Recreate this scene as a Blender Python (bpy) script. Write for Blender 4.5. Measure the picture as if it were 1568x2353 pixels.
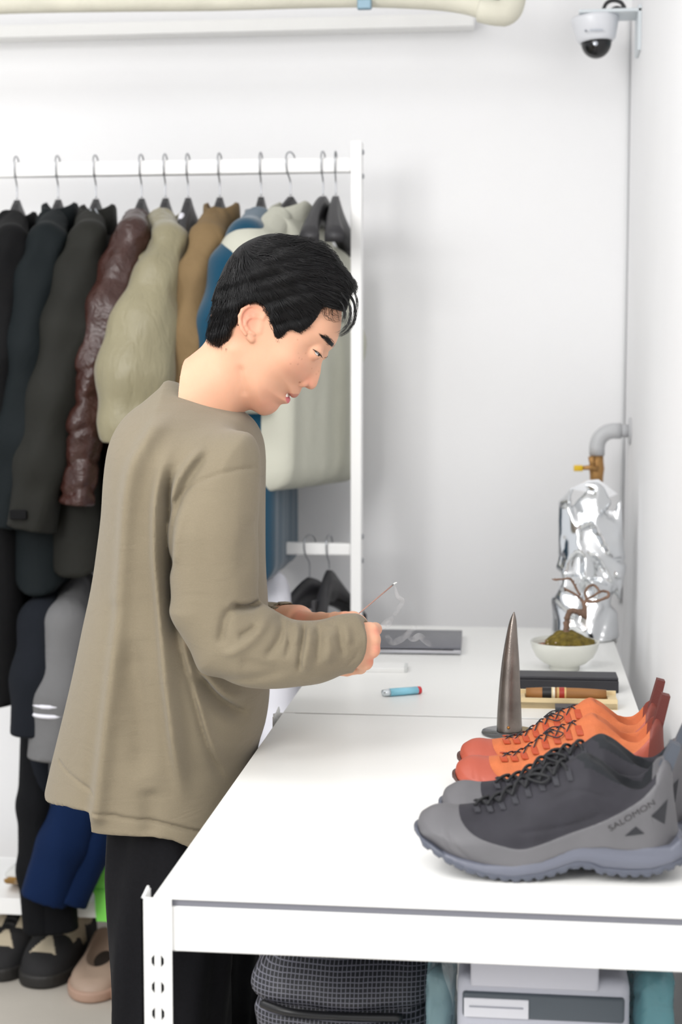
import bpy, bmesh, math, random
import numpy as np
from mathutils import Vector, Matrix, Euler

for o in list(bpy.data.objects):
    bpy.data.objects.remove(o, do_unlink=True)
SC = bpy.context.scene
COL = SC.collection
rnd = random.Random(7)

# ------------------------------------------------------------------ camera
FPX = 3600.0                      # focal length in pixels of the 1568 x 2353 frame
PITCH = math.atan(313.0 / FPX)    # looking slightly down
YAW = math.atan(412.0 / FPX * math.cos(PITCH))
CAMZ = 1.31
cam_d = bpy.data.cameras.new('camera')
cam = bpy.data.objects.new('camera', cam_d)
COL.objects.link(cam)
cam_d.sensor_fit = 'HORIZONTAL'
cam_d.sensor_width = 24.0
cam_d.lens = 24.0 * FPX / 1568.0
cam.location = (0, 0, CAMZ)
cam.rotation_euler = (math.pi / 2 - PITCH, 0, YAW)
cam_d.clip_start = 0.05
cam_d.dof.use_dof = True
cam_d.dof.focus_distance = 2.20
cam_d.dof.aperture_fstop = 4.6
SC.camera = cam

# ------------------------------------------------------------------ world and lights
world = bpy.data.worlds.new('world')
SC.world = world
world.use_nodes = True
world.node_tree.nodes['Background'].inputs[0].default_value = (0.95, 0.97, 1.0, 1)
world.node_tree.nodes['Background'].inputs[1].default_value = 0.78

def area_light(name, loc, target, sx, sy, power, col=(1, 1, 1)):
    d = bpy.data.lights.new(name, 'AREA')
    d.shape = 'RECTANGLE'
    d.size, d.size_y = sx, sy
    d.energy = power
    d.color = col
    o = bpy.data.objects.new(name, d)
    COL.objects.link(o)
    o.location = loc
    v = Vector(target) - Vector(loc)
    o.rotation_euler = v.to_track_quat('-Z', 'Y').to_euler()
    return o

area_light('ceiling_light_rack', (-1.6, 1.9, 2.5), (-1.6, 1.9, 0), 1.3, 0.7, 15)
area_light('ceiling_light_table', (-0.7, 0.5, 2.5), (-0.7, 0.5, 0), 1.3, 0.7, 15)
area_light('photo_flash', (-1.45, -0.1, 1.95), (-0.55, 2.6, 0.80), 1.0, 1.0, 47, (1, 0.985, 0.965))

SC.view_settings.view_transform = 'Standard'
SC.view_settings.look = 'None'
SC.view_settings.gamma = 1.0
SC.view_settings.use_curve_mapping = False
SC.view_settings.exposure = 0.11

# ------------------------------------------------------------------ pixel to place
_f = np.array([-math.sin(YAW) * math.cos(PITCH), math.cos(YAW) * math.cos(PITCH), -math.sin(PITCH)])
_r = np.array([math.cos(YAW), math.sin(YAW), 0.0])
_u = np.cross(_r, _f)
_c = np.array([0, 0, CAMZ])

def ray(px, py):
    return _f + _r * ((px - 784.0) / FPX) + _u * ((1176.5 - py) / FPX)

def UY(px, py, Y):
    d = ray(px, py)
    return _c + d * (Y / d[1])

def UZ(px, py, z):
    d = ray(px, py)
    return _c + d * ((z - CAMZ) / d[2])

def UX(px, py, x):
    d = ray(px, py)
    return _c + d * (x / d[0])

def PX(p):
    v = np.asarray(p, float) - _c
    k = v @ _f
    return 784 + FPX * (v @ _r) / k, 1176.5 - FPX * (v @ _u) / k

# ------------------------------------------------------------------ materials
MATS = {}

def srgb(h):
    if isinstance(h, str):
        h = h.lstrip('#')
        c = [int(h[i:i + 2], 16) / 255 for i in (0, 2, 4)]
    else:
        c = h
    return tuple(x / 12.92 if x <= 0.04045 else ((x + 0.055) / 1.055) ** 2.4 for x in c)

def mat(name, col, rough=0.6, metal=0.0, spec=0.5, var=0.0, vscale=8.0, bump=0.0, bscale=200.0,
        bdist=0.001, kind='noise', sss=0.0, sheen=0.0, coat=0.0, alpha=1.0, trans=0.0, stretch=(1, 1, 1),
        attr=None, col2=None, sssr=(1, 0.35, 0.2), bump2=0.0, b2scale=30.0):
    """Procedural principled material: colour variation by noise, relief by noise / weave."""
    if name in MATS:
        return MATS[name]
    m = bpy.data.materials.new(name)
    m.use_nodes = True
    nt = m.node_tree
    b = nt.nodes['Principled BSDF']
    c = srgb(col)
    b.inputs['Base Color'].default_value = (*c, 1)
    b.inputs['Roughness'].default_value = rough
    b.inputs['Metallic'].default_value = metal
    b.inputs['Specular IOR Level'].default_value = spec
    if sss:
        b.inputs['Subsurface Weight'].default_value = sss
        b.inputs['Subsurface Radius'].default_value = sssr
        b.inputs['Subsurface Scale'].default_value = 0.006
    if sheen:
        b.inputs['Sheen Weight'].default_value = sheen
        b.inputs['Sheen Roughness'].default_value = 0.5
    if coat:
        b.inputs['Coat Weight'].default_value = coat
        b.inputs['Coat Roughness'].default_value = 0.15
    if trans:
        b.inputs['Transmission Weight'].default_value = trans
    if alpha < 1:
        b.inputs['Alpha'].default_value = alpha
    tc = nt.nodes.new('ShaderNodeTexCoord')
    mp = nt.nodes.new('ShaderNodeMapping')
    mp.inputs['Scale'].default_value = stretch
    nt.links.new(tc.outputs['Object'], mp.inputs['Vector'])
    src = None
    if attr:
        a = nt.nodes.new('ShaderNodeVertexColor')
        a.layer_name = attr
        src = a.outputs['Color']
        nt.links.new(src, b.inputs['Base Color'])
    if var:
        n = nt.nodes.new('ShaderNodeTexNoise')
        n.inputs['Scale'].default_value = vscale
        n.inputs['Detail'].default_value = 4
        nt.links.new(mp.outputs[0], n.inputs['Vector'])
        mx = nt.nodes.new('ShaderNodeMix')
        mx.data_type = 'RGBA'
        if col2 is not None:
            cd = cl = srgb(col2)
            cl = c
        else:
            cd = tuple(x * (1 - var) for x in c)
            cl = tuple(min(1, x * (1 + var)) for x in c)
        rp = nt.nodes.new('ShaderNodeMapRange')
        rp.inputs[1].default_value = 0.3
        rp.inputs[2].default_value = 0.7
        nt.links.new(n.outputs['Fac'], rp.inputs[0])
        nt.links.new(rp.outputs[0], mx.inputs[0])
        if src is not None:
            mx.blend_type = 'MULTIPLY'
            mx.inputs[0].default_value = 1
            nt.links.remove(mx.inputs[0].links[0])
            r2 = nt.nodes.new('ShaderNodeMapRange')
            r2.inputs[3].default_value = 1 - var
            r2.inputs[4].default_value = 1.0
            nt.links.new(n.outputs['Fac'], r2.inputs[0])
            nt.links.new(src, mx.inputs[6])
            nt.links.new(r2.outputs[0], mx.inputs[7])
        else:
            mx.inputs[6].default_value = (*cd, 1)
            mx.inputs[7].default_value = (*cl, 1)
        nt.links.new(mx.outputs[2], b.inputs['Base Color'])
    last = None
    def add_bump(fac, dist, strength=1.0):
        nonlocal last
        bp = nt.nodes.new('ShaderNodeBump')
        bp.inputs['Strength'].default_value = strength
        bp.inputs['Distance'].default_value = dist
        nt.links.new(fac, bp.inputs['Height'])
        if last is not None:
            nt.links.new(last, bp.inputs['Normal'])
        last = bp.outputs[0]
        nt.links.new(last, b.inputs['Normal'])
    if bump2:
        n = nt.nodes.new('ShaderNodeTexNoise')
        n.inputs['Scale'].default_value = b2scale
        n.inputs['Detail'].default_value = 3
        n.inputs['Distortion'].default_value = 0.6
        nt.links.new(mp.outputs[0], n.inputs['Vector'])
        add_bump(n.outputs['Fac'], bump2)
    if bump:
        if kind == 'noise':
            n = nt.nodes.new('ShaderNodeTexNoise')
            n.inputs['Scale'].default_value = bscale
            n.inputs['Detail'].default_value = 3
            nt.links.new(mp.outputs[0], n.inputs['Vector'])
            fac = n.outputs['Fac']
        elif kind == 'voronoi':
            n = nt.nodes.new('ShaderNodeTexVoronoi')
            n.inputs['Scale'].default_value = bscale
            nt.links.new(mp.outputs[0], n.inputs['Vector'])
            fac = n.outputs['Distance']
        elif kind == 'weave':
            w1 = nt.nodes.new('ShaderNodeTexWave')
            w1.bands_direction = 'X'
            w1.inputs['Scale'].default_value = bscale
            w2 = nt.nodes.new('ShaderNodeTexWave')
            w2.bands_direction = 'Z'
            w2.inputs['Scale'].default_value = bscale
            for w in (w1, w2):
                nt.links.new(mp.outputs[0], w.inputs['Vector'])
            mm = nt.nodes.new('ShaderNodeMath')
            mm.operation = 'MAXIMUM'
            nt.links.new(w1.outputs['Fac'], mm.inputs[0])
            nt.links.new(w2.outputs['Fac'], mm.inputs[1])
            fac = mm.outputs[0]
        add_bump(fac, bump)
    MATS[name] = m
    return m

# ------------------------------------------------------------------ mesh helpers
def mesh(name, V, F):
    me = bpy.data.meshes.new(name)
    me.from_pydata([tuple(map(float, v)) for v in V], [], [tuple(map(int, f)) for f in F])
    me.update()
    return me

def mesh_np(name, V, Q):
    """fast path for big quad meshes held in numpy arrays"""
    me = bpy.data.meshes.new(name)
    V = np.ascontiguousarray(V, dtype=np.float32)
    Q = np.ascontiguousarray(Q, dtype=np.int32)
    k = Q.shape[1]
    me.vertices.add(len(V))
    me.vertices.foreach_set('co', V.ravel())
    me.loops.add(Q.size)
    me.loops.foreach_set('vertex_index', Q.ravel())
    me.polygons.add(len(Q))
    me.polygons.foreach_set('loop_start', np.arange(0, Q.size, k, dtype=np.int32))
    me.polygons.foreach_set('loop_total', np.full(len(Q), k, dtype=np.int32))
    me.update(calc_edges=True)
    me.validate()
    return me

def smooth(me, on=True):
    me.polygons.foreach_set('use_smooth', np.full(len(me.polygons), on, dtype=bool))

def obj(name, me, m=None, parent=None, sm=False):
    if m is not None and len(me.materials) == 0:
        me.materials.append(m)
    if sm:
        smooth(me)
    o = bpy.data.objects.new(name, me)
    COL.objects.link(o)
    if parent is not None:
        o.parent = parent
    return o

def tag(o, label=None, cat=None, group=None, kind=None):
    if label: o['label'] = label
    if cat: o['category'] = cat
    if group: o['group'] = group
    if kind: o['kind'] = kind
    return o

def thing(name, label, cat, loc=(0, 0, 0), rz=0.0, group=None):
    o = bpy.data.objects.new(name, None)
    COL.objects.link(o)
    o.empty_display_size = 0.05
    o.location = tuple(map(float, loc))
    o.rotation_euler = (0, 0, rz)
    return tag(o, label, cat, group)

class G:
    """collects simple shapes; build() links them as one mesh object"""
    def __init__(self):
        self.V, self.F = [], []
    def add(self, V, F, M=None):
        n = len(self.V)
        for v in V:
            v = Vector(tuple(map(float, v)))
            if M is not None:
                v = M @ v
            self.V.append(tuple(v))
        self.F += [tuple(i + n for i in f) for f in F]
        return self
    def box(self, c, s, bev=0.0, M=None, seg=2):
        if bev <= 0:
            x, y, z = (k / 2 for k in s)
            V = [(c[0] + a * x, c[1] + b * y, c[2] + d * z) for a in (-1, 1) for b in (-1, 1) for d in (-1, 1)]
            return self.add(V, [(0, 1, 3, 2), (4, 6, 7, 5), (0, 4, 5, 1), (2, 3, 7, 6), (0, 2, 6, 4), (1, 5, 7, 3)], M)
        bm = bmesh.new()
        bmesh.ops.create_cube(bm, size=1.0)
        for v in bm.verts:
            v.co = Vector((c[0] + v.co.x * s[0], c[1] + v.co.y * s[1], c[2] + v.co.z * s[2]))
        bmesh.ops.bevel(bm, geom=list(bm.edges), offset=bev, segments=seg, profile=0.5, affect='EDGES')
        bm.verts.index_update()
        self.add([v.co for v in bm.verts], [[v.index for v in f.verts] for f in bm.faces], M)
        bm.free()
        return self
    def tube(self, pts, rad, seg=10, caps=True, M=None, up=None):
        P = [np.asarray(p, float) for p in pts]
        n = len(P)
        R = [rad] * n if np.isscalar(rad) else list(rad)
        V, F = [], []
        t0 = P[1] - P[0]
        t0 = t0 / (np.linalg.norm(t0) + 1e-12)
        a = np.array([0, 0, 1.0]) if abs(t0[2]) < 0.9 else np.array([1.0, 0, 0])
        nrm = np.cross(t0, a); nrm /= np.linalg.norm(nrm)
        for i in range(n):
            t = P[min(i + 1, n - 1)] - P[max(i - 1, 0)]
            t = t / (np.linalg.norm(t) + 1e-12)
            nrm = nrm - t * (nrm @ t); nrm /= (np.linalg.norm(nrm) + 1e-12)
            bn = np.cross(t, nrm)
            for k in range(seg):
                an = 2 * math.pi * k / seg
                V.append(P[i] + R[i] * (math.cos(an) * nrm + math.sin(an) * bn))
        for i in range(n - 1):
            for k in range(seg):
                k2 = (k + 1) % seg
                F.append((i * seg + k, i * seg + k2, (i + 1) * seg + k2, (i + 1) * seg + k))
        if caps:
            F.append(tuple(reversed(range(seg))))
            F.append(tuple((n - 1) * seg + k for k in range(seg)))
        return self.add(V, F, M)
    def lathe(self, prof, seg=32, M=None, c=(0, 0, 0)):
        V, F = [], []
        n = len(prof)
        for (r, z) in prof:
            for k in range(seg):
                an = 2 * math.pi * k / seg
                V.append((c[0] + r * math.cos(an), c[1] + r * math.sin(an), c[2] + z))
        for i in range(n - 1):
            for k in range(seg):
                k2 = (k + 1) % seg
                F.append((i * seg + k, i * seg + k2, (i + 1) * seg + k2, (i + 1) * seg + k))
        F.append(tuple(reversed(range(seg))))
        F.append(tuple((n - 1) * seg + k for k in range(seg)))
        return self.add(V, F, M)
    def prism(self, poly, d0, d1, axis='y', M=None):
        """polygon in the plane across `axis`, extruded from d0 to d1"""
        n = len(poly)
        def pt(p, d):
            if axis == 'y': return (p[0], d, p[1])
            if axis == 'x': return (d, p[0], p[1])
            return (p[0], p[1], d)
        V = [pt(p, d0) for p in poly] + [pt(p, d1) for p in poly]
        F = [tuple(range(n)), tuple(reversed(range(n, 2 * n)))]
        for i in range(n):
            j = (i + 1) % n
            F.append((i, i + n, j + n, j))
        return self.add(V, F, M)
    def build(self, name, m=None, parent=None, sm=False, off=None):
        V = self.V
        if off is not None:
            V = [(v[0] - off[0], v[1] - off[1], v[2] - off[2]) for v in V]
        me = mesh(name, V, self.F)
        bm = bmesh.new(); bm.from_mesh(me)
        bmesh.ops.recalc_face_normals(bm, faces=bm.faces)
        bm.to_mesh(me); bm.free()
        if sm == 'auto':
            smooth(me)
            try:
                me.set_sharp_from_angle(angle=math.radians(38))
            except Exception:
                pass
        elif sm:
            smooth(me)
        return obj(name, me, m, parent)

def spline(pts, n=8, closed=False):
    """Catmull-Rom through points (any dimension)"""
    P = [np.asarray(p, float) for p in pts]
    out = []
    N = len(P)
    rng = range(N if closed else N - 1)
    for i in rng:
        if closed:
            p0, p1, p2, p3 = P[(i - 1) % N], P[i], P[(i + 1) % N], P[(i + 2) % N]
        else:
            p0, p1, p2, p3 = P[max(i - 1, 0)], P[i], P[i + 1], P[min(i + 2, N - 1)]
        for k in range(n):
            t = k / n
            out.append(0.5 * (2 * p1 + (p2 - p0) * t + (2 * p0 - 5 * p1 + 4 * p2 - p3) * t * t + (3 * p1 - p0 - 3 * p2 + p3) * t ** 3))
    if not closed:
        out.append(P[-1])
    return out

def copy_tree(o, parent=None):
    c = o.copy()
    COL.objects.link(c)
    c.parent = parent
    for ch in list(o.children):
        copy_tree(ch, c)
    return c

# ------------------------------------------------------------------ implicit-surface toolkit
def sn_mesh(Fv, org, h):
    """surface nets: zero set of Fv (negative inside) on a grid -> vertices, quads"""
    inside = Fv < 0
    nx, ny, nz = Fv.shape
    c = [inside[i:nx - 1 + i, j:ny - 1 + j, k:nz - 1 + k] for i in (0, 1) for j in (0, 1) for k in (0, 1)]
    s = sum(x.astype(np.int8) for x in c)
    act = (s > 0) & (s < 8)
    idx = np.full(act.shape, -1, dtype=np.int64)
    I = np.argwhere(act)
    idx[act] = np.arange(len(I))
    cs = [(i, j, k) for i in (0, 1) for j in (0, 1) for k in (0, 1)]
    val = np.stack([Fv[I[:, 0] + i, I[:, 1] + j, I[:, 2] + k] for (i, j, k) in cs], 1).astype(np.float64)
    acc = np.zeros((len(I), 3)); cnt = np.zeros(len(I))
    cs = np.array(cs)
    for a in range(8):
        for b in range(a + 1, 8):
            if np.abs(cs[a] - cs[b]).sum() != 1:
                continue
            va, vb = val[:, a], val[:, b]
            cr = (va < 0) != (vb < 0)
            t = np.where(cr, va / np.where(cr, va - vb, 1), 0)
            p = cs[a] + t[:, None] * (cs[b] - cs[a])
            acc += np.where(cr[:, None], p, 0); cnt += cr
    V = (I + acc / np.maximum(cnt, 1)[:, None]) * h + np.asarray(org)
    Q = []
    for ax in range(3):
        a = [slice(None)] * 3; b = [slice(None)] * 3
        a[ax] = slice(0, -1); b[ax] = slice(1, None)
        A, B = inside[tuple(a)], inside[tuple(b)]
        E = np.argwhere(A != B)
        o1, o2 = [(1, 2), (2, 0), (0, 1)][ax]
        ok = (E[:, o1] > 0) & (E[:, o2] > 0) & (E[:, o1] < Fv.shape[o1] - 1) & (E[:, o2] < Fv.shape[o2] - 1)
        E = E[ok]
        def at(d1, d2):
            e = E.copy(); e[:, o1] -= d1; e[:, o2] -= d2
            return idx[e[:, 0], e[:, 1], e[:, 2]]
        q = np.stack([at(1, 1), at(0, 1), at(0, 0), at(1, 0)], 1)
        fl = A[E[:, 0], E[:, 1], E[:, 2]]
        q[~fl] = q[~fl][:, ::-1]
        Q.append(q)
    Q = np.concatenate(Q)
    return V, Q

class Grid:
    def __init__(self, lo, hi, h):
        self.h = h
        self.lo = np.asarray(lo, float)
        n = np.ceil((np.asarray(hi) - self.lo) / h).astype(int) + 1
        self.x = (self.lo[0] + h * np.arange(n[0]))[:, None, None].astype(np.float32)
        self.y = (self.lo[1] + h * np.arange(n[1]))[None, :, None].astype(np.float32)
        self.z = (self.lo[2] + h * np.arange(n[2]))[None, None, :].astype(np.float32)
        self.shape = tuple(n)
    def mesh(self, F):
        return sn_mesh(np.broadcast_to(F, self.shape), self.lo, self.h)

def smin(a, b, k):
    h = np.clip(0.5 + 0.5 * (b - a) / k, 0, 1)
    return b + (a - b) * h - k * h * (1 - h)

def smax(a, b, k):
    return -smin(-a, -b, k)

def capsule(g, a, b, ra, rb):
    a = np.asarray(a, float); b = np.asarray(b, float)
    d = b - a
    L2 = max(d @ d, 1e-12)
    px, py, pz = g.x - a[0], g.y - a[1], g.z - a[2]
    t = np.clip((px * d[0] + py * d[1] + pz * d[2]) / L2, 0, 1)
    r = ra + (rb - ra) * t
    return np.sqrt((px - t * d[0]) ** 2 + (py - t * d[1]) ** 2 + (pz - t * d[2]) ** 2) - r

def chain(g, pts, rad, k=0.01):
    F = None
    for i in range(len(pts) - 1):
        c = capsule(g, pts[i], pts[i + 1], rad[i], rad[i + 1])
        F = c if F is None else smin(F, c, k)
    return F

def ellipsoid(g, c, r, R=None):
    px, py, pz = g.x - c[0], g.y - c[1], g.z - c[2]
    if R is not None:
        R = np.asarray(R, float)   # rows = local axes
        q = [px * R[i][0] + py * R[i][1] + pz * R[i][2] for i in range(3)]
    else:
        q = [px, py, pz]
    k0 = np.sqrt((q[0] / r[0]) ** 2 + (q[1] / r[1]) ** 2 + (q[2] / r[2]) ** 2)
    return (k0 - 1) * min(r) if max(r) / min(r) > 4 else (k0 - 1) * (r[0] * r[1] * r[2]) ** (1 / 3)

def poly_sd(X, Z, poly):
    """signed distance to a closed polygon on 2-D arrays (negative inside)"""
    P = np.asarray(poly, float)
    d = np.full(np.broadcast(X, Z).shape, 1e9)
    ins = np.zeros(d.shape, bool)
    n = len(P)
    for i in range(n):
        a, b = P[i], P[(i + 1) % n]
        e = b - a
        wx, wz = X - a[0], Z - a[1]
        t = np.clip((wx * e[0] + wz * e[1]) / max(e @ e, 1e-15), 0, 1)
        d = np.minimum(d, (wx - e[0] * t) ** 2 + (wz - e[1] * t) ** 2)
        c1 = (a[1] <= Z) & (b[1] > Z) | (b[1] <= Z) & (a[1] > Z)
        with np.errstate(divide='ignore', invalid='ignore'):
            xi = a[0] + (Z - a[1]) / (e[1] if abs(e[1]) > 1e-12 else 1e-12) * e[0]
        ins ^= c1 & (X < xi)
    d = np.sqrt(d)
    return np.where(ins, -d, d)

def line_d(X, Z, pts):
    """distance to an open polyline and the running parameter 0..1 on 2-D arrays"""
    P = np.asarray(pts, float)
    L = np.concatenate([[0], np.cumsum(np.linalg.norm(np.diff(P, axis=0), axis=1))])
    d = np.full(np.broadcast(X, Z).shape, 1e9); tt = np.zeros(d.shape); sg = np.zeros(d.shape)
    for i in range(len(P) - 1):
        a, b = P[i], P[i + 1]
        e = b - a
        wx, wz = X - a[0], Z - a[1]
        t = np.clip((wx * e[0] + wz * e[1]) / max(e @ e, 1e-15), 0, 1)
        q = np.sqrt((wx - e[0] * t) ** 2 + (wz - e[1] * t) ** 2)
        s = np.sign(e[0] * wz - e[1] * wx)
        m = q < d
        d = np.where(m, q, d); sg = np.where(m, s, sg)
        tt = np.where(m, (L[i] + t * (L[i + 1] - L[i])) / L[-1], tt)
    return d, tt, sg

def vnoise(x, y, z, seed=0):
    """cheap smooth pseudo-noise from summed sines, about -1..1"""
    r = np.random.RandomState(seed)
    out = 0
    for i in range(5):
        k = r.normal(size=3); k /= np.linalg.norm(k)
        out = out + np.sin((x * k[0] + y * k[1] + z * k[2]) * (0.7 + 0.25 * i) * 2 + r.uniform(0, 6.28))
    return out / 3.0
# ------------------------------------------------------------------ the room
M_WALL = mat('wall_paint', '#f1f1f2', 0.75, var=0.012, vscale=3, bump=0.0004, bscale=60)
M_FLOOR = mat('floor_vinyl', '#b9b3a9', 0.55, var=0.05, vscale=5, bump=0.0003, bscale=90)
M_WHITE = mat('white_powder_coat', '#f4f4f2', 0.38, var=0.01, vscale=12)
M_BOARD = mat('white_laminate', '#f6f6f3', 0.30, var=0.008, vscale=6)
M_EDGE = mat('board_edge_grey', '#6f7078', 0.6)
WALL_Y = 3.68
WALL_X = 0.243
FLOOR_X0 = -3.0

def struct(name, g, m, parent=None, sm=False):
    o = g.build(name, m, parent, sm)
    o['kind'] = 'structure'
    return o

struct('floor', G().box((-1.38, 1.2, -0.02), (3.25, 5.2, 0.04)), M_FLOOR)
struct('wall_back', G().box((-1.38, WALL_Y + 0.05, 1.3), (3.25, 0.1, 2.64)), M_WALL)
struct('wall_right', G().box((WALL_X + 0.05, 1.2, 1.3), (0.1, 5.2, 2.64)), M_WALL)
struct('ceiling', G().box((-1.38, 1.2, 2.64), (3.25, 5.2, 0.04)), M_WALL)

# ------------------------------------------------------------------ the two workbenches
TZ = 0.77
a = UZ(355, 2060, TZ); b = UZ(650, 1637, TZ)
TX0 = float(UZ(650, 1637, TZ)[0]); TX1 = float(UZ(1466, 1623, TZ)[0])
TY0 = float(a[1]); TYJ = float(b[1]); TY1 = float(UZ(1100, 1440, TZ)[1])
print('table', a, b, TX0, TX1, TY0, TYJ, TY1)

def angle_post(sx, sy, h, slots):
    """L-profile upright with keyhole slots; corner at origin, flanges along sx and sy"""
    w, t = 0.0315, 0.0022
    g = G()
    def flange(M):
        # plate in u (0..w), v (0..h) with slots cut as holes: strips between rows
        rows = slots
        us = [0, 0.0075, 0.0135, 0.0195, 0.0255, w]
        # columns 1 (0.0105..0.0185) and 3 (0.0265..0.0345) carry holes
        edges = [0.0]
        for r in rows:
            edges += [r - 0.010, r + 0.010]
        edges.append(h)
        def plate(u0, u1, v0, v1):
            V = [(u, v, d) for d in (0, t) for (u, v) in ((u0, v0), (u1, v0), (u1, v1), (u0, v1))]
            g.add(V, [(3, 2, 1, 0), (4, 5, 6, 7), (0, 1, 5, 4), (1, 2, 6, 5), (2, 3, 7, 6), (3, 0, 4, 7)], M)
        def tri_hole(u0, u1, v0, v1, flip):
            # quad cell with a wedge-shaped opening, thin plate built as four prisms round the opening
            um = u0 if flip else u1
            uo = u1 if flip else u0
            vc = (v0 + v1) / 2
            hole = [(um, v0 + 0.002), (uo + (0.002 if not flip else -0.002), vc - 0.003), (uo + (0.002 if not flip else -0.002), vc + 0.003), (um, v1 - 0.002)]
            polys = [
                [(um, v0), (uo, v0), hole[1], hole[0]],
                [(uo, v0), (uo, v1), hole[2], hole[1]],
                [(uo, v1), (um, v1), hole[3], hole[2]],
            ]
            for p in polys:
                n = len(p)
                V = [(q[0], q[1], 0) for q in p] + [(q[0], q[1], t) for q in p]
                F = [tuple(range(n)), tuple(range(n, 2 * n))] + [(i, (i + 1) % n, (i + 1) % n + n, i + n) for i in range(n)]
                g.add(V, F, M)
        for i in range(len(edges) - 1):
            v0, v1 = edges[i], edges[i + 1]
            if i % 2 == 0:
                plate(0, w, v0, v1)
            else:
                plate(us[0], us[1], v0, v1)
                tri_hole(us[1], us[2], v0, v1, False)
                plate(us[2], us[3], v0, v1)
                tri_hole(us[3], us[4], v0, v1, True)
                plate(us[4], us[5], v0, v1)
    # flange in the x-z plane (faces y) and in the y-z plane (faces x)
    flange(Matrix(((sx, 0, 0, 0), (0, 0, sy, 0), (0, 1, 0, 0), (0, 0, 0, 1))))
    flange(Matrix(((0, 0, sx, 0), (sy, 0, 0, 0), (0, 1, 0, 0), (0, 0, 0, 1))))
    return g

def workbench(label, x0, x1, y0, y1, ztop):
    t = thing('workbench', label, 'table', (x0, y0, 0), group='white slotted-angle workbenches')
    L, W = y1 - y0, x1 - x0
    # board: white laminate top with a grey raw edge band
    bd = G().box((W / 2, L / 2, ztop - 0.0015), (W - 0.001, L - 0.003, 0.003), 0.0008).build('tabletop', M_BOARD, t)
    G().box((W / 2, L / 2, ztop - 0.0068), (W - 0.008, L - 0.008, 0.0075)).build('board_core', M_EDGE, bd)
    zb = ztop - 0.0108
    for (yc, xx) in ((0.0035, 0), (L - 0.0035, 0)):
        g = G()
        s = 1 if yc < L / 2 else -1
        g.box((W / 2, yc, zb - 0.0235), (W - 0.006, 0.0022, 0.047), 0.0006)
        g.box((W / 2, yc + s * 0.011, zb - 0.0465), (W - 0.006, 0.022, 0.002))
        g.box((W / 2, yc + s * 0.011, zb - 0.0012), (W - 0.006, 0.022, 0.002))
        g.build('end_beam', M_WHITE, t)
    for s, xc in ((1, 0.0035), (-1, W - 0.0035)):
        g = G()
        g.box((xc, L / 2, zb - 0.0235), (0.0022, L - 0.006, 0.047), 0.0006)
        g.box((xc + s * 0.011, L / 2, zb - 0.0465), (0.022, L - 0.006, 0.002))
        g.box((xc + s * 0.011, L / 2, zb - 0.0012), (0.022, L - 0.006, 0.002))
        g.build('side_beam', M_WHITE, t)
    slots = [ztop - 0.068 - 0.0285 * k for k in range(24)]
    slots = [s for s in slots if s > 0.06][::-1]
    for (cx, cy, sx, sy) in ((0, 0, 1, 1), (W, 0, -1, 1), (0, L, 1, -1), (W, L, -1, -1)):
        p = angle_post(sx, sy, ztop - 0.001, slots)
        # upstand tip of the flange on the long side, as on the real uprights
        p.add([(0, 0, ztop - 0.001), (0, sy * 0.026, ztop - 0.001), (0, sy * 0.026, ztop + 0.0035), (0, 0, ztop - 0.001),
               (sx * 0.002, 0, ztop - 0.001), (sx * 0.002, sy * 0.026, ztop - 0.001), (sx * 0.002, sy * 0.026, ztop + 0.0035)],
              [(0, 1, 2), (4, 6, 5), (1, 5, 6, 2), (0, 2, 6, 4)])
        M = Matrix.Translation((cx - sx * 0.0115, cy - sy * 0.003, 0))
        q = G(); q.add(p.V, p.F, M)
        po = q.build('leg', M_WHITE, t)
        for zz in (ztop - 0.023, ztop - 0.050):
            r = G().lathe([(0.0, 0.003), (0.0032, 0.0026), (0.005, 0.001), (0.0052, 0)], 14,
                          Matrix.Translation((cx - sx * 0.0115, cy + sy * 0.012, zz)) @ Matrix.Rotation(-sx * math.pi / 2, 4, 'Y'))
            r.build('rivet', M_WHITE, po, True)
        G().box((cx + sx * 0.018, cy + sy * 0.018, 0.004), (0.044, 0.044, 0.008), 0.002).build('foot_cap', mat('foot_plastic', '#d8d8d6', 0.5), po)
    # lower shelf board carried by its own beams
    for yy in (0.004, L - 0.004):
        G().box((W / 2, yy, 0.2745), (W - 0.008, 0.002, 0.045)).build('shelf_beam', M_WHITE, t)
    for xx in (0.004, W - 0.004):
        G().box((xx, L / 2, 0.2745), (0.002, L - 0.01, 0.045)).build('shelf_beam', M_WHITE, t)
    G().box((W / 2, L / 2, 0.302), (W - 0.01, L - 0.01, 0.009)).build('shelf', M_BOARD, t)
    return t

SHELF_Z = 0.3065
workbench('white slotted-angle workbench in the foreground with two pairs of sneakers on top', TX0, TX1, TY0, TYJ - 0.004, TZ)
workbench('white slotted-angle workbench farther back holding the laptop and bonsai bowl', TX0, TX1, TYJ + 0.004, TY1, TZ)

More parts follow.
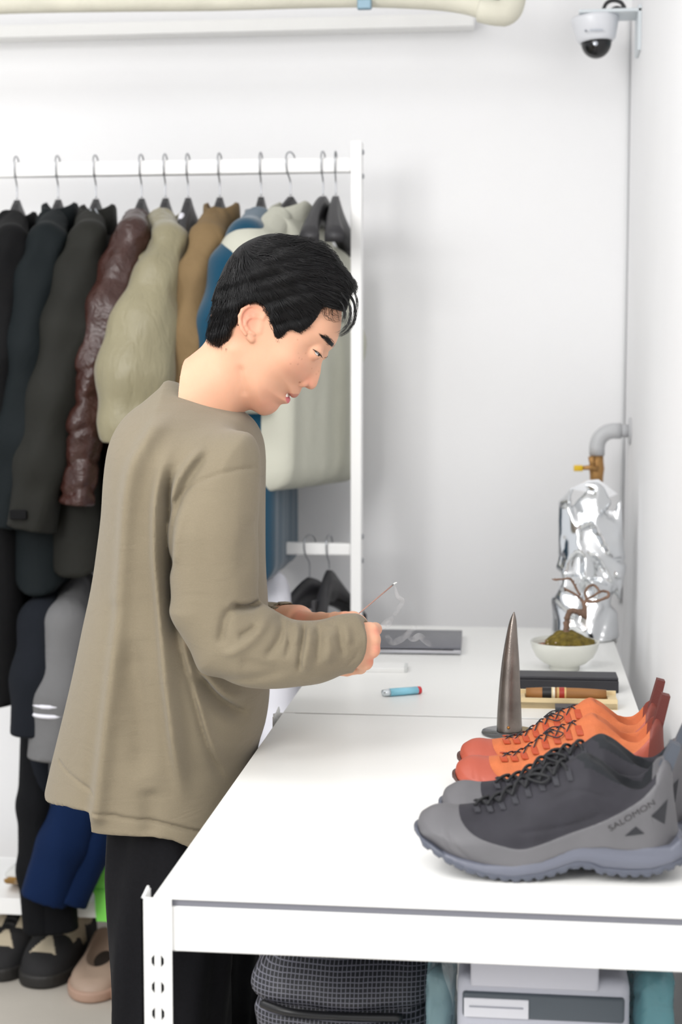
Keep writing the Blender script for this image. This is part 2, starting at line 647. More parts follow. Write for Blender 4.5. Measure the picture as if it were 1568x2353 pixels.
# ------------------------------------------------------------------ clothes rack
BAR_Y = 3.38
M_RACK = mat('rack_white', '#f3f3f2', 0.4)
M_STEEL = mat('hook_steel', '#a8aaae', 0.28, metal=1.0)
pr = UY(806, 700, BAR_Y - 0.02); pr2 = UY(831, 700, BAR_Y - 0.02)
PW = float(pr2[0] - pr[0])
PXR = float(pr[0])
zt = float(UY(818, 326, BAR_Y)[2])
BZ = float(UY(400, 386, BAR_Y)[2]); BZH = float(UY(400, 368, BAR_Y)[2] - UY(400, 402, BAR_Y)[2])
LZ = float(UY(700, 1260, BAR_Y)[2]); LZH = float(UY(700, 1246, BAR_Y)[2] - UY(700, 1274, BAR_Y)[2])
SZ = float(UY(60, 2087, BAR_Y - 0.15)[2])
RX0 = -1.62
print('rack', PXR, PW, zt, BZ, BZH, LZ, LZH, SZ)
rack = thing('clothes_rack', 'white metal clothes rack with two rails against the back wall', 'rack', (PXR, BAR_Y, 0))
def rk(name, g, m=M_RACK, par=rack):
    return g.build(name, m, par, False, off=(PXR, BAR_Y, 0))
for xx in (PXR, RX0):
    p = rk('post', G().box((xx + PW / 2, BAR_Y, zt / 2), (PW, 0.04, zt), 0.002))
    rk('foot', G().box((xx + PW / 2, BAR_Y + 0.11, 0.012), (PW + 0.01, 0.26, 0.024), 0.003))
    for zz in (UY(838, 350, BAR_Y)[2], UY(838, 405, BAR_Y)[2], UY(836, 1233, BAR_Y)[2], UY(836, 1288, BAR_Y)[2]):
        G().lathe([(0.0, 0.004), (0.004, 0.0036), (0.006, 0.001), (0.006, 0)], 12,
                  Matrix.Translation((xx + PW - PXR, 0, zz)) @ Matrix.Rotation(math.pi / 2, 4, 'Y')).build('bolt', M_STEEL, p, True)
rk('top_rail', G().box(((PXR + RX0 + PW) / 2, BAR_Y, BZ), (PXR - RX0 - PW, 0.025, BZH), 0.004))
rk('lower_rail', G().box(((PXR + RX0 + PW) / 2, BAR_Y, LZ), (PXR - RX0 - PW, 0.025, LZH), 0.004))
# low shoe shelf: frame with a board
rk('shoe_shelf', G().box(((PXR + RX0 + PW) / 2 - .03, BAR_Y - 0.0, SZ + 0.012), (PXR - RX0 - PW - .06, 0.28, 0.010), 0.001))
rk('shelf_beam', G().box(((PXR + RX0 + PW) / 2 - .03, BAR_Y - 0.142, SZ), (PXR - RX0 - PW - .06, 0.003, 0.036), 0.001))
rk('shelf_beam', G().box(((PXR + RX0 + PW) / 2 - .03, BAR_Y + 0.142, SZ), (PXR - RX0 - PW - .06, 0.003, 0.036), 0.001))
# ------------------------------------------------------------------ the person
HY = 2.25            # sagittal plane of head and torso
M_SKIN = mat('skin', '#e8b48e', 0.55, spec=0.3, sss=0.25, attr='tint', var=0.06, vscale=60, bump=0.00012, bscale=900)
M_HAIR = mat('black_hair', '#09080a', 0.40, spec=0.45)
M_HAIRB = mat('black_hair_base', '#08070a', 0.6, spec=0.25)
M_SHIRT = mat('olive_khaki_jersey', '#7f7562', 0.9, spec=0.15, sheen=0.15, var=0.05, vscale=420, stretch=(1, 1, 3.2),
              bump=0.00025, bscale=900, bump2=0.0016, b2scale=16)
M_TROUSER = mat('black_wool', '#0c0c10', 0.85, spec=0.2, var=0.2, vscale=300, bump=0.0002, bscale=900, bump2=0.004, b2scale=9)

def idw(px, py, ctrl, soft=0, lam=0.02):
    """smooth (thin-plate) scalar field through control points (px, py, value)"""
    C = np.array(ctrl, float)
    P = C[:, :2] / 100.0
    n = len(P)
    def phi(r2):
        return 0.5 * r2 * np.log(r2 + 1e-9)
    D2 = ((P[:, None, :] - P[None, :, :]) ** 2).sum(2)
    A = np.zeros((n + 3, n + 3))
    A[:n, :n] = phi(D2) + lam * np.eye(n)
    A[:n, n] = 1; A[:n, n + 1:] = P
    A[n, :n] = 1; A[n + 1:, :n] = P.T
    sol = np.linalg.solve(A, np.concatenate([C[:, 2], np.zeros(3)]))
    x, y = px / 100.0, py / 100.0
    out = sol[n] + sol[n + 1] * x + sol[n + 2] * y
    for k in range(n):
        out = out + sol[k] * phi((x - P[k, 0]) ** 2 + (y - P[k, 1]) ** 2)
    return np.clip(out, C[:, 2].min() * .9, C[:, 2].max() * 1.05)

def pix_fields(g, Y):
    """pixel coordinates (2-D, over x and z of the grid) of points on plane y = Y"""
    X = g.x[:, 0, :].astype(float) + 0 * g.z[:, 0, :]
    Z = g.z[:, 0, :].astype(float) + 0 * g.x[:, 0, :]
    vx, vy, vz = X, Y, Z - CAMZ
    k = vx * _f[0] + vy * _f[1] + vz * _f[2]
    px = 784 + FPX * (vx * _r[0] + vy * _r[1] + vz * _r[2]) / k
    py = 1176.5 - FPX * (vx * _u[0] + vy * _u[1] + vz * _u[2]) / k
    return X, Z, px, py

def plane_poly(pts, Y):
    out = []
    for p in pts:
        q = UY(p[0], p[1], Y if len(p) < 3 else p[2])
        out.append((q[0], q[2]))
    return out

def inflate(g, sd, W, R, Yc):
    """side silhouette (signed distance sd on x-z) blown up to half width W with edge rounding R"""
    a = np.maximum(1 + sd / R, 0)
    b = np.abs(g.y - (Yc[:, None, :] if isinstance(Yc, np.ndarray) else Yc)) / W[:, None, :]
    s = np.minimum(R, W) if isinstance(R, np.ndarray) else np.minimum(R, W)
    return ((np.sqrt(a[:, None, :] ** 2 + b ** 2) - 1) * s[:, None, :]).astype(np.float32)

def gfold(px, py, pts, amp, w, taper=True, side=0.0):
    """fold profile along a polyline in pixels; amp in metres (+ groove, - ridge), w in pixels"""
    d, t, s = line_d(px, py, spline(pts, 6))
    ww = w * (1 + side * s)
    f = amp * np.exp(-(d / ww) ** 2)
    if taper:
        q = np.clip(np.minimum(t, 1 - t) * 4.5, 0, 1)
        f = f * q * q * (3 - 2 * q)
    return f

# ---- head and neck
PROFILE = [(784, 700), (785, 731), (782, 757), (776, 778), (771.6, 788), (766, 797), (759, 804), (752, 810), (747, 817),
           (742, 825), (733, 843), (722, 862), (708, 880), (695, 889), (693, 893), (690, 901), (686.4, 907.3), (681, 913), (673.7, 914.5),
           (669.6, 911.6), (665.5, 908.5), (664.5, 911), (667, 915.5), (667, 919.6), (664.5, 924.7), (661, 927.8), (655, 928), (648, 929),
           (643, 932), (637, 941), (625, 950.5), (609, 955), (596, 952), (580, 938), (561, 921), (542, 900), (505, 850),
           (484, 790), (487, 720), (504, 650), (540, 598), (590, 570), (650, 560), (710, 570), (755, 602), (777, 648)]
NOSE = [(752, 808), (747, 817), (741, 825), (738.5, 833), (738, 842), (737.5, 852), (735.5, 862), (732.5, 872), (729.5, 882),
        (726, 889), (720, 894), (713.5, 895), (707, 892.5), (701, 889), (695, 887), (689, 884), (688, 876), (694, 866), (704, 850), (716, 832), (730, 815)]
WCTRL = [(575, 745, .074), (640, 700, .071), (560, 640, .074), (640, 600, .070), (720, 620, .062), (775, 700, .050), (760, 760, .056),
         (700, 770, .066), (650, 800, .068), (735, 800, .052), (700, 830, .061), (660, 850, .062), (620, 870, .060), (580, 890, .056),
         (700, 870, .048), (690, 890, .036), (675, 905, .031), (655, 915, .034), (640, 930, .034), (612, 945, .034), (590, 930, .046),
         (500, 720, .066), (520, 800, .058), (640, 890, .052), (610, 800, .068), (745, 815, .040), (770, 785, .050)]
gh = Grid(UY(430, 990, HY) - np.array([0, .10, .02]), UY(805, 540, HY) + np.array([0, .10, 0]), 0.0017)
X, Z, qx, qy = pix_fields(gh, HY)
W = idw(qx, qy, WCTRL)
nx_, ny_ = qx, qy
# features seen on the near cheek: positions on the plane of the cheek surface
_, _, cx_, cy_ = pix_fields(gh, HY - 0.055)
def blob(px, py, r, amp):
    return amp * np.exp(-(((cx_ - px) ** 2 + (cy_ - py) ** 2) / r ** 2))
relief = blob(722, 812, 15, .0105) + blob(738, 818, 10, .007) + blob(700, 812, 18, .003)      # eye socket
relief = relief + gfold(cx_, cy_, [(703, 795), (720, 800), (737, 812)], .0016, 3.5)            # upper lid fold
relief = relief + gfold(cx_, cy_, [(712, 845), (695, 868), (683, 884), (676, 897)], .0025, 9)   # nasolabial fold
relief = relief + gfold(cx_, cy_, [(660, 903), (652, 905), (646, 910)], .004, 5)                # mouth corner
relief = relief + gfold(cx_, cy_, [(560, 915), (556, 885), (553, 860), (556, 835)], .006, 9)    # jaw / neck crease
relief = relief - blob(675, 830, 32, .003) - blob(585, 905, 30, .002)                           # cheekbone, jaw angle
relief = relief + blob(650, 880, 25, .002)
W = np.maximum(W - relief, 0.01)
R = idw(qx, qy, [(780, 720, .05), (755, 810, .03), (690, 890, .032), (670, 910, .022), (660, 922, .022), (610, 945, .035), (560, 900, .04),
                 (490, 750, .07), (600, 600, .075), (700, 600, .07), (640, 800, .06), (730, 840, .032)])
sd = poly_sd(X, Z, plane_poly(spline(PROFILE, 3, True), HY))
FH = inflate(gh, sd, W, R, HY)
EYE_C = UY(722, 807, HY - 0.0305)
def eye_hit(p):
    d = ray(*p); d = d / np.linalg.norm(d)
    oc = _c - EYE_C
    b = oc @ d; c = oc @ oc - 0.0132 ** 2
    disc = max(b * b - c, 0)
    return _c + d * (-b - math.sqrt(disc))
# nose
Wn = idw(qx, qy, [(745, 815, .0075), (737, 845, .0085), (725, 870, .0115), (722, 888, .0125), (703, 875, .0185), (695, 880, .0175),
                  (710, 892, .011), (718, 845, .015), (735, 822, .009)], soft=5)
sdn = poly_sd(X, Z, plane_poly(spline(NOSE, 3, True), HY))
FN = inflate(gh, sdn, Wn, np.minimum(0.011, Wn), HY)
FH = smin(FH, FN, 0.0045)
for sgn in (-1, 1):
    c = UY(699, 878, HY)                       # alar wing
    FH = smin(FH, ellipsoid(gh, (c[0], HY + sgn * 0.0135, c[2]), (0.0090, 0.0062, 0.0072)), 0.0025)
    c = UY(707, 893, HY)                       # nostril
    FH = smax(FH, -ellipsoid(gh, (c[0], HY + sgn * 0.0075, c[2]), (0.0052, 0.0032, 0.0030)), 0.0015)
    cr = [UY(p[0], p[1], HY - .02) for p in ((696, 862), (690, 869), (687, 877), (689, 884), (695, 888))]
    cr = [np.array([p[0], HY + sgn * yy_, p[2]]) for p, yy_ in zip(cr, (.0185, .0205, .0215, .0205, .0175))]
    FH = smax(FH, -chain(gh, cr, [.0008, .0014, .0017, .0014, .0008], .001), 0.0015)
    # eyelid bulge, then the slit that shows the eyeball
    cc = np.array([EYE_C[0], HY + sgn * 0.0305, EYE_C[2]])
    FH = smin(FH, ellipsoid(gh, cc, (0.0132, 0.0132, 0.0132)), 0.005)
    sl = [eye_hit(p) for p in ((723.5, 807), (729, 811), (736, 817.5))]
    if sgn > 0:
        sl = [np.array([p[0], 2 * HY - p[1], p[2]]) for p in sl]
    FH = smax(FH, -chain(gh, sl, [.0012, .0024, .0026], .002), 0.0008)
# neck
n0 = UY(552, 838, HY); n1 = UY(432, 940, HY); n2 = UY(428, 1000, HY)
NK = chain(gh, [n0, n1, n2], [0.0545, 0.0585, 0.055], 0.02)
FH = smin(FH, NK, 0.016)
# sternocleidomastoid ridge on both sides
for sgn in (-1, 1):
    s0 = UY(552, 805, HY); s1 = UY(545, 945, HY)
    FH = smin(FH, capsule(gh, (s0[0], HY + sgn * .052, s0[2]), (s1[0] - .012, HY + sgn * .022, s1[2]), .010, .008), 0.016)
# mouth opening with the teeth line
m0 = UY(668, 908, HY); m1 = UY(656, 903, HY - .026)
for sgn in (-1, 1):
    FH = smax(FH, -capsule(gh, (m0[0] + .003, HY, m0[2]), (m1[0], HY + sgn * .0255, m1[2]), 0.0022, 0.0011), 0.001)
# ears
def ear_pt(zx, zy, off):
    q = UY(530 + zx / 10.45, 690 + zy / 10.45, HY - 0.078)
    return q[0], q[2], off
EAR_OUT = [(800, 330), (775, 200), (600, 105), (430, 120), (290, 225), (225, 380), (232, 550), (280, 700), (350, 820), (425, 920), (490, 1000),
           (540, 930), (620, 860), (690, 760), (720, 600), (760, 450)]
ep = [ear_pt(a, b, 0)[:2] for a, b in EAR_OUT]
sde = poly_sd(X, Z, spline(ep, 3, True))
tx = (X - UY(570, 735, HY - .078)[0])
for sgn in (-1, 1):
    lift = np.clip(-tx * 0.45, -0.006, 0.016)          # the back rim stands off the head
    Yc = HY + sgn * (0.0735 + lift)
    FE = inflate(gh, sde, np.full_like(X, 0.0038), 0.0045, Yc)
    def rim(pts, r, off):
        P = [np.array([*ear_pt(a, b, 0)[:1], HY, ear_pt(a, b, 0)[1]]) for a, b in pts]
        for p in P:
            l = np.clip(-(p[0] - UY(570, 735, HY - .078)[0]) * 0.45, -0.006, 0.016)
            p[1] = HY + sgn * (0.0735 + l + off)
        return chain(gh, P, [r] * len(P), 0.002)
    FE = smin(FE, rim([(745, 440), (810, 330), (780, 205), (610, 115), (435, 130), (300, 235), (238, 385), (245, 550), (290, 695), (360, 815)], .0027, .0048), .0018)
    FE = smin(FE, rim([(700, 400), (560, 385), (440, 420), (365, 500), (350, 580), (410, 690), (480, 780), (545, 815)], .0024, .0042), .002)
    FE = smin(FE, rim([(700, 560), (690, 650), (670, 740)], .0036, .0020), .003)
    FE = smin(FE, rim([(430, 880), (490, 940)], .0045, .000), .003)
    cxz = ear_pt(560, 620, 0)
    FE = smax(FE, -ellipsoid(gh, (cxz[0], HY + sgn * 0.083, cxz[1]), (0.0085, 0.0085, 0.0110)), 0.0015)
    FH = smin(FH, FE, 0.004)
HV, HQ = gh.mesh(FH)

# ---- hands (a finer grid round each hand)
def P3(px, py, Y):
    return UY(px, py, Y)
def hand_near(g):
    wr = P3(760, 1487, 2.105); wr2 = P3(812, 1482, 2.108)
    F = chain(g, [wr, wr2], [.024, .024], .01)
    kn = [P3(850, 1449, 2.124), P3(854, 1469, 2.112), P3(853, 1493, 2.110), P3(838, 1522, 2.116)]
    kr = [.0108, .0112, .0110, .0098]
    st = [P3(808, 1452, 2.118), P3(806, 1470, 2.108), P3(806, 1488, 2.108), P3(804, 1508, 2.114)]
    for k, s, r in zip(kn, st, kr):
        F = smin(F, capsule(g, s, k, .0150, r), .011)
    for i, (k, r) in enumerate(zip(kn, kr)):
        pip = k + np.array([.004 - .004 * i, .036 - .003 * i, -.004 - .003 * i])
        dip = pip + np.array([-.020, .006, -.006])
        tip = dip + np.array([-.017, -.010, .002])
        F = smin(F, chain(g, [k, pip, dip, tip], [r, .0093 - .0004 * i, .0082 - .0004 * i, .0074], .003), .0035)
        F = smin(F, ellipsoid(g, k + np.array([.0015, -.002, 0]), (.0098, .0098, .0092)), .005)
    th = [P3(800, 1446, 2.135), P3(822, 1434, 2.155), P3(812, 1424, 2.175), P3(795, 1418, 2.185)]
    F = smin(F, chain(g, th, [.0165, .0125, .0108, .0085], .006), .009)
    # tendons on the back of the hand
    for k, s in list(zip(kn, st))[:3]:
        F = smin(F, capsule(g, s + np.array([0, -.0125, 0]), k + np.array([-.004, -.0075, 0]), .0022, .0028), .006)
    return F
def hand_far(g):
    wr = P3(640, 1428, 2.375); w2 = P3(684, 1430, 2.345)
    F = chain(g, [wr, w2], [.026, .027], .01)
    kn = [P3(742, 1442, 2.290), P3(744, 1452, 2.300), P3(742, 1462, 2.310), P3(736, 1472, 2.318)]
    st = [P3(700, 1436, 2.320), P3(700, 1444, 2.330), P3(700, 1452, 2.335), P3(696, 1458, 2.340)]
    for i, (k, s) in enumerate(zip(kn, st)):
        F = smin(F, capsule(g, s, k, .0170, .0105 - .0006 * i), .011)
        pip = k + np.array([.030, -.022 - .002 * i, .004 - .003 * i])
        dip = pip + np.array([.012, -.018, .000])
        tip = dip + np.array([.002, -.016, -.004])
        F = smin(F, chain(g, [k, pip, dip, tip], [.0104 - .0006 * i, .0094 - .0005 * i, .0083, .0075], .003), .0035)
    th = [P3(700, 1428, 2.320), P3(738, 1428, 2.285), P3(770, 1424, 2.245), P3(792, 1418, 2.215)]
    F = smin(F, chain(g, th, [.0150, .0130, .0105, .0086], .006), .009)
    return F
def grid_box(pts, pad, h):
    A = np.array(pts)
    return Grid(A.min(0) - pad, A.max(0) + pad, h)
g1 = grid_box([P3(735, 1487, 2.10), P3(870, 1420, 2.17), P3(850, 1530, 2.10)], .035, .0019)
N1V, N1Q = g1.mesh(hand_near(g1))
g2 = grid_box([P3(625, 1430, 2.39), P3(800, 1415, 2.20), P3(740, 1480, 2.32)], .032, .0021)
N2V, N2Q = g2.mesh(hand_far(g2))

# ---- hidden body under the clothes (coarse)
gb = Grid((-.68, 1.96, -.01), (-.20, 2.56, 1.30), 0.010)
hip = np.array([-.49, HY, .80]); chest = np.array([-.50, HY, 1.12]); nb = UY(420, 980, HY)
FB = smin(ellipsoid(gb, hip, (.075, .11, .11)), ellipsoid(gb, chest, (.07, .10, .14)), .06)
FB = smin(FB, capsule(gb, chest, nb, .06, .045), .03)
for s in (-1, 1):
    hj = hip + np.array([0, s * .09, -.04]); kn_ = np.array([-.475, HY + s * .095, .44]); an = np.array([-.50, HY + s * .095, .07])
    FB = smin(FB, chain(gb, [hj, kn_, an], [.070, .055, .038], .02), .03)
    FB = smin(FB, chain(gb, [an, an + np.array([.05, 0, -.035]), an + np.array([.15, 0, -.048])], [.036, .034, .022], .02), .02)
FB = np.maximum(FB, -(gb.z - 0.001))
sh = P3(480, 1080, 2.12); el = P3(475, 1450, 2.065); wn = P3(770, 1487, 2.105)
FB = smin(FB, chain(gb, [sh, el, wn], [.030, .028, .022], .02), .01)
shf = P3(500, 1080, 2.38); elf = P3(500, 1450, 2.45); wf = P3(645, 1428, 2.37)
FB = smin(FB, chain(gb, [shf, elf, wf], [.045, .036, .026], .02), .03)
BV, BQ = gb.mesh(FB)

def joinm(parts):
    V = []; Q = []; n = 0
    for v, q in parts:
        V.append(v); Q.append(q + n); n += len(v)
    return np.concatenate(V), np.concatenate(Q)
PV, PQ = joinm([(HV, HQ), (N1V, N1Q), (N2V, N2Q), (BV, BQ)])
pme = mesh_np('person', PV, PQ)
# skin tint per vertex: redder ears, nose, lips, knuckles; brows and stubble stay geometry / plain
def proj(V):
    v = V - _c
    k = v @ _f
    return 784 + FPX * (v @ _r) / k, 1176.5 - FPX * (v @ _u) / k
tx_, ty_ = proj(PV)
base = np.array(srgb('#dca98c')); red = np.array(srgb('#dc917a')); lip = np.array(srgb('#d4757a')); lipu = np.array(srgb('#b87768'))
rough_t = np.tile(base, (len(PV), 1))
def blend(c, w):
    global rough_t
    w = np.clip(w, 0, 1)[:, None]
    rough_t = rough_t * (1 - w) + c * w
blend(red, 0.75 * np.exp(-(((tx_ - 572) / 26) ** 2 + ((ty_ - 728) / 34) ** 2)))
blend(red, 0.45 * np.exp(-(((tx_ - 712) / 20) ** 2 + ((ty_ - 880) / 18) ** 2)))
blend(red, 0.30 * np.exp(-(((tx_ - 690) / 40) ** 2 + ((ty_ - 850) / 35) ** 2)))
blend(red, 0.35 * np.exp(-(((tx_ - 620) / 60) ** 2 + ((ty_ - 930) / 30) ** 2)))
dm = np.abs(PV[:, 1] - HY)
def inpoly(poly):
    return -poly_sd(tx_, ty_, poly)
onface = (PV[:, 2] > 1.2) & (dm < 0.03)
blend(lipu, np.where(onface, np.clip(inpoly([(660, 902), (675, 905), (687, 905), (690, 910), (678, 918), (668, 912)]) / 1.2 + .3, 0, 1), 0) * .85)
blend(lip, np.where(onface, np.clip(inpoly([(656, 904), (664, 908), (670, 914), (670, 922), (662, 929), (657, 920)]) / 1.2 + .3, 0, 1), 0))
for (kx, ky, rr) in ((866, 1452, 12), (868, 1490, 12), (855, 1520, 12), (690, 1415, 20), (795, 1416, 12)):
    blend(red, np.where(PV[:, 2] < 1.1, .8 * np.exp(-(((tx_ - kx) / rr) ** 2 + ((ty_ - ky) / rr) ** 2)), 0))
# freckles and small moles
for (fx, fy, fr) in ((685, 837, 1.6), (668, 836, 1.6), (694, 825, 1.5), (731, 825, 1.3), (733, 853, 1.3), (717, 847, 1.2), (727, 860, 1.2), (688, 823, 1.2), (703, 812, 1.1), (684, 781, 1.4), (686, 812, 1.1)):
    blend(np.array(srgb('#8f5a45')), np.where(PV[:, 1] < HY, .38 * np.exp(-(((tx_ - fx) / fr) ** 2 + ((ty_ - fy) / fr) ** 2)), 0))
ca_ = pme.color_attributes.new('tint', 'FLOAT_COLOR', 'POINT')
ca_.data.foreach_set('color', np.concatenate([rough_t, np.ones((len(PV), 1))], 1).astype(np.float32).ravel())
person = obj('person', pme, M_SKIN, None, True)
tag(person, 'person in an olive long-sleeved shirt bowing over the workbench and holding an incense stick', 'person')

# ---- eyes
def eyeball(sgn):
    V, F = [], []
    n, m_ = 20, 28
    gaze = np.array([math.cos(math.radians(38)), 0, -math.sin(math.radians(38))])
    gaze = gaze + np.array([0, -0.22 * 1, 0]); gaze /= np.linalg.norm(gaze)
    a = np.cross(gaze, [0, 1, 0]); a /= np.linalg.norm(a); b = np.cross(gaze, a)
    cols = []
    for i in range(n + 1):
        th = math.pi * i / n
        for k in range(m_):
            ph = 2 * math.pi * k / m_
            r = 0.0117
            d = math.cos(th) * gaze + math.sin(th) * (math.cos(ph) * a + math.sin(ph) * b)
            V.append(np.array([EYE_C[0], HY + sgn * 0.0305, EYE_C[2]]) + d * r)
            cols.append((0.004, 0.003, 0.003) if th < 0.25 else ((0.018, 0.010, 0.007) if th < 0.52 else (0.75, 0.72, 0.70)))
    for i in range(n):
        for k in range(m_):
            k2 = (k + 1) % m_
            F.append((i * m_ + k, i * m_ + k2, (i + 1) * m_ + k2, (i + 1) * m_ + k))
    me = mesh('eye', V, F)
    at = me.color_attributes.new('tint', 'FLOAT_COLOR', 'POINT')
    at.data.foreach_set('color', np.array([(*c, 1) for c in cols], dtype=np.float32).ravel())
    return obj('eye', me, mat('eyeball', '#ffffff', 0.12, attr='tint'), person, True)
eyeball(-1); eyeball(1)

def strands(paths, rads, seg=3):
    """many tapered strands -> one V, F"""
    V, F = [], []
    for P, r in zip(paths, rads):
        P = np.asarray(P, float)
        n = len(P)
        T = np.gradient(P, axis=0)
        T /= (np.linalg.norm(T, axis=1)[:, None] + 1e-9)
        ref = np.array([0.17, 0.95, 0.26])
        N = np.cross(T, ref); N /= (np.linalg.norm(N, axis=1)[:, None] + 1e-9)
        B = np.cross(T, N)
        taper = np.interp(np.linspace(0, 1, n), [0, .1, .6, 1], [.7, 1, .9, .12])
        o = len(V)
        for i in range(n):
            for k in range(seg):
                an = 2 * math.pi * k / seg
                V.append(P[i] + r * taper[i] * (math.cos(an) * N[i] + math.sin(an) * B[i]))
        for i in range(n - 1):
            for k in range(seg):
                k2 = (k + 1) % seg
                F.append((o + i * seg + k, o + i * seg + k2, o + (i + 1) * seg + k2, o + (i + 1) * seg + k))
    return np.array(V), np.array(F)

R0 = np.random.RandomState(11)
# eyebrows: short strands lying on the brow ridge of both sides
def surf_y(px, py, W2, side=-1):
    return None
from mathutils.bvhtree import BVHTree
bvh = BVHTree.FromPolygons([tuple(v) for v in HV], [tuple(int(i) for i in q) for q in HQ])
def on_skin(px, py, lift=0.0006):
    d = ray(px, py)
    h = bvh.ray_cast(Vector(_c), Vector(d).normalized())
    if h[0] is None:
        return None
    return np.array(h[0]) - (d / np.linalg.norm(d)) * lift
bp, br = [], []
for i in range(420):
    t = R0.rand() ** 0.8
    c = np.array([np.interp(t, [0, .35, .7, 1], [739, 751, 760, 767]), np.interp(t, [0, .35, .7, 1], [772, 779, 787, 795])])
    wd = np.interp(t, [0, .3, .7, 1], [1.2, 3.2, 5.2, 4.0])
    c = c + R0.normal(size=2) * wd * np.array([.5, .8])
    dirv = np.array([-0.75, -0.65]) + R0.normal(size=2) * .2
    ln = R0.uniform(4, 8)
    pts = [on_skin(*(c + dirv * ln * u), lift=.0005 + .0009 * u) for u in (0, .5, 1)]
    if any(p is None for p in pts):
        continue
    bp.append(pts); br.append(.00022)
    mir = [np.array([p[0], 2 * HY - p[1], p[2]]) for p in pts]
    bp.append(mir); br.append(.00022)
V, F = strands(bp, br)
obj('eyebrows', mesh_np('eyebrows', V, F), M_HAIR, person, True)
lp, lr = [], []
for lin in ([(719, 802.5), (726, 806.5), (733, 811), (738.5, 816)], [(738.5, 816), (738.8, 819), (737.5, 822)]):
    pts = [on_skin(*p, lift=.0008) for p in spline(lin, 4)]
    pts = [p for p in pts if p is not None]
    if len(pts) > 2:
        lp.append(pts); lr.append(.0006)
        lp.append([np.array([p[0], 2 * HY - p[1], p[2]]) for p in pts]); lr.append(.0006)
for i in range(30):
    t = R0.rand()
    c = np.array([np.interp(t, [0, 1], [722, 738]), np.interp(t, [0, 1], [804, 816])])
    p0 = on_skin(*c, lift=.0006)
    if p0 is None: continue
    q = p0 + np.array([.0035, -.0035, -.0045]) * R0.uniform(.6, 1.2)
    lp.append([p0, (p0 + q) / 2 + np.array([0, 0, -.0006]), q]); lr.append(.00016)
if lp:
    V, F = strands(lp, lr)
    obj('eyelashes', mesh_np('eyelashes', V, F), M_HAIR, person, True)['kind'] = 'stuff'
# teeth glimpse
tp = UY(664, 909, HY)
G().box((tp[0] - .002, HY, tp[2] + .001), (.005, .030, .006), .0015).build('teeth', mat('tooth_enamel', '#efe9df', 0.25), person, True)

# ---- hair: a shaped under-volume plus several thousand strands
HAIR_OUT = [(467, 775), (471, 752), (485, 700), (502, 652), (524, 604), (552, 568), (586, 548), (620, 538), (642, 538), (664, 542), (687, 545),
            (709, 549), (725, 556), (741, 560), (758, 573), (772, 592), (785, 612), (799, 626), (811, 643), (819, 650), (818, 668), (808, 676),
            (798, 690), (792, 704), (780, 712), (760, 708), (740, 704), (733, 718), (722, 738), (704, 756), (687, 766), (672, 757), (656, 768),
            (645, 784), (637, 786), (633, 767), (625, 739), (619, 716), (608, 703), (592, 696), (565, 702), (553, 719), (546, 745), (532, 759), (521, 787),
            (500, 796), (481, 790)]
gq = Grid(UY(455, 805, HY) - np.array([0, .105, 0]), UY(830, 525, HY) + np.array([0, .105, 0]), 0.0026)
X, Z, qx, qy = pix_fields(gq, HY)
_, _, rx_, ry_ = pix_fields(gq, HY - 0.06)
SIL = [(466, 800), (467, 775), (471, 752), (485, 700), (502, 652), (524, 604), (552, 568), (586, 548), (620, 538), (642, 538), (664, 542), (687, 545),
       (709, 549), (725, 556), (741, 561), (758, 574), (772, 592), (785, 612), (797, 628), (809, 645), (815, 655), (814, 668), (806, 680), (800, 700), (790, 740),
       (760, 800), (700, 840), (600, 850), (500, 830)]
WH = [(575, 745, .079), (640, 700, .079), (560, 640, .083), (640, 600, .083), (720, 620, .075), (780, 680, .062), (700, 720, .075), (640, 770, .074), (500, 720, .070), (490, 780, .060), (800, 650, .05)]
WHf = idw(qx, qy, WH)
# soft relief of combed locks
cmb = 0.0016 * np.sin(0.11 * (qy + 0.35 * (qx - 560)) + 0.8 * np.sin(0.02 * qx)) + 0.0012 * np.sin(0.23 * qy + 0.06 * qx)
FQ = inflate(gq, poly_sd(X, Z, plane_poly(spline(SIL, 3, True), HY)), WHf + cmb, 0.062, HY)
# hairline seen from the side, cut straight across; as seen at the temple's depth
cut = poly_sd(rx_, ry_, spline(HAIR_OUT, 3, True)) * (HY / FPX)
out_px = poly_sd(qx, qy, SIL)
cut = np.where((ry_ < 690) & (rx_ < 790), np.minimum(cut, -0.004), cut)
FQ = smax(FQ, cut[:, None, :].astype(np.float32) * np.ones_like(gq.y), 0.003)
QV, QQ = gq.mesh(FQ)
hb = BVHTree.FromPolygons([tuple(v) for v in QV], [tuple(int(i) for i in q) for q in QQ])
hair = obj('hair', mesh_np('hair', QV, QQ), M_HAIRB, person, True)
DIRS = [(480, 760, -.25, 1), (500, 700, -.30, 1), (520, 640, -.40, .9), (545, 600, -.2, .9), (560, 660, .0, 1), (540, 730, -.25, 1), (580, 620, .7, .7),
        (600, 680, .55, .8), (620, 640, .85, .45), (600, 580, .95, .05), (660, 560, 1, .05), (720, 580, .95, .3), (700, 630, 1, .1), (760, 620, .9, .5),
        (660, 690, .75, .6), (640, 740, .35, 1), (680, 730, .55, .85), (720, 700, .8, .55), (780, 660, .85, .5), (800, 660, .6, .8), (740, 660, .95, .25), (630, 700, .5, .85)]
def on_hair(px, py, lift, far=False):
    d = ray(px, py)
    h = hb.ray_cast(Vector(_c), Vector(d).normalized())
    if h[0] is None:
        return None
    n = np.array(h[1])
    return np.array(h[0]) + n * lift
hp, hr = [], []
HP = spline(HAIR_OUT, 2, True)
_gx, _gy = np.meshgrid(np.arange(440, 860, 2.0), np.arange(510, 860, 2.0), indexing='ij')
HSD = poly_sd(_gx, _gy, HP)
_num = np.zeros(_gx.shape + (2,)); 
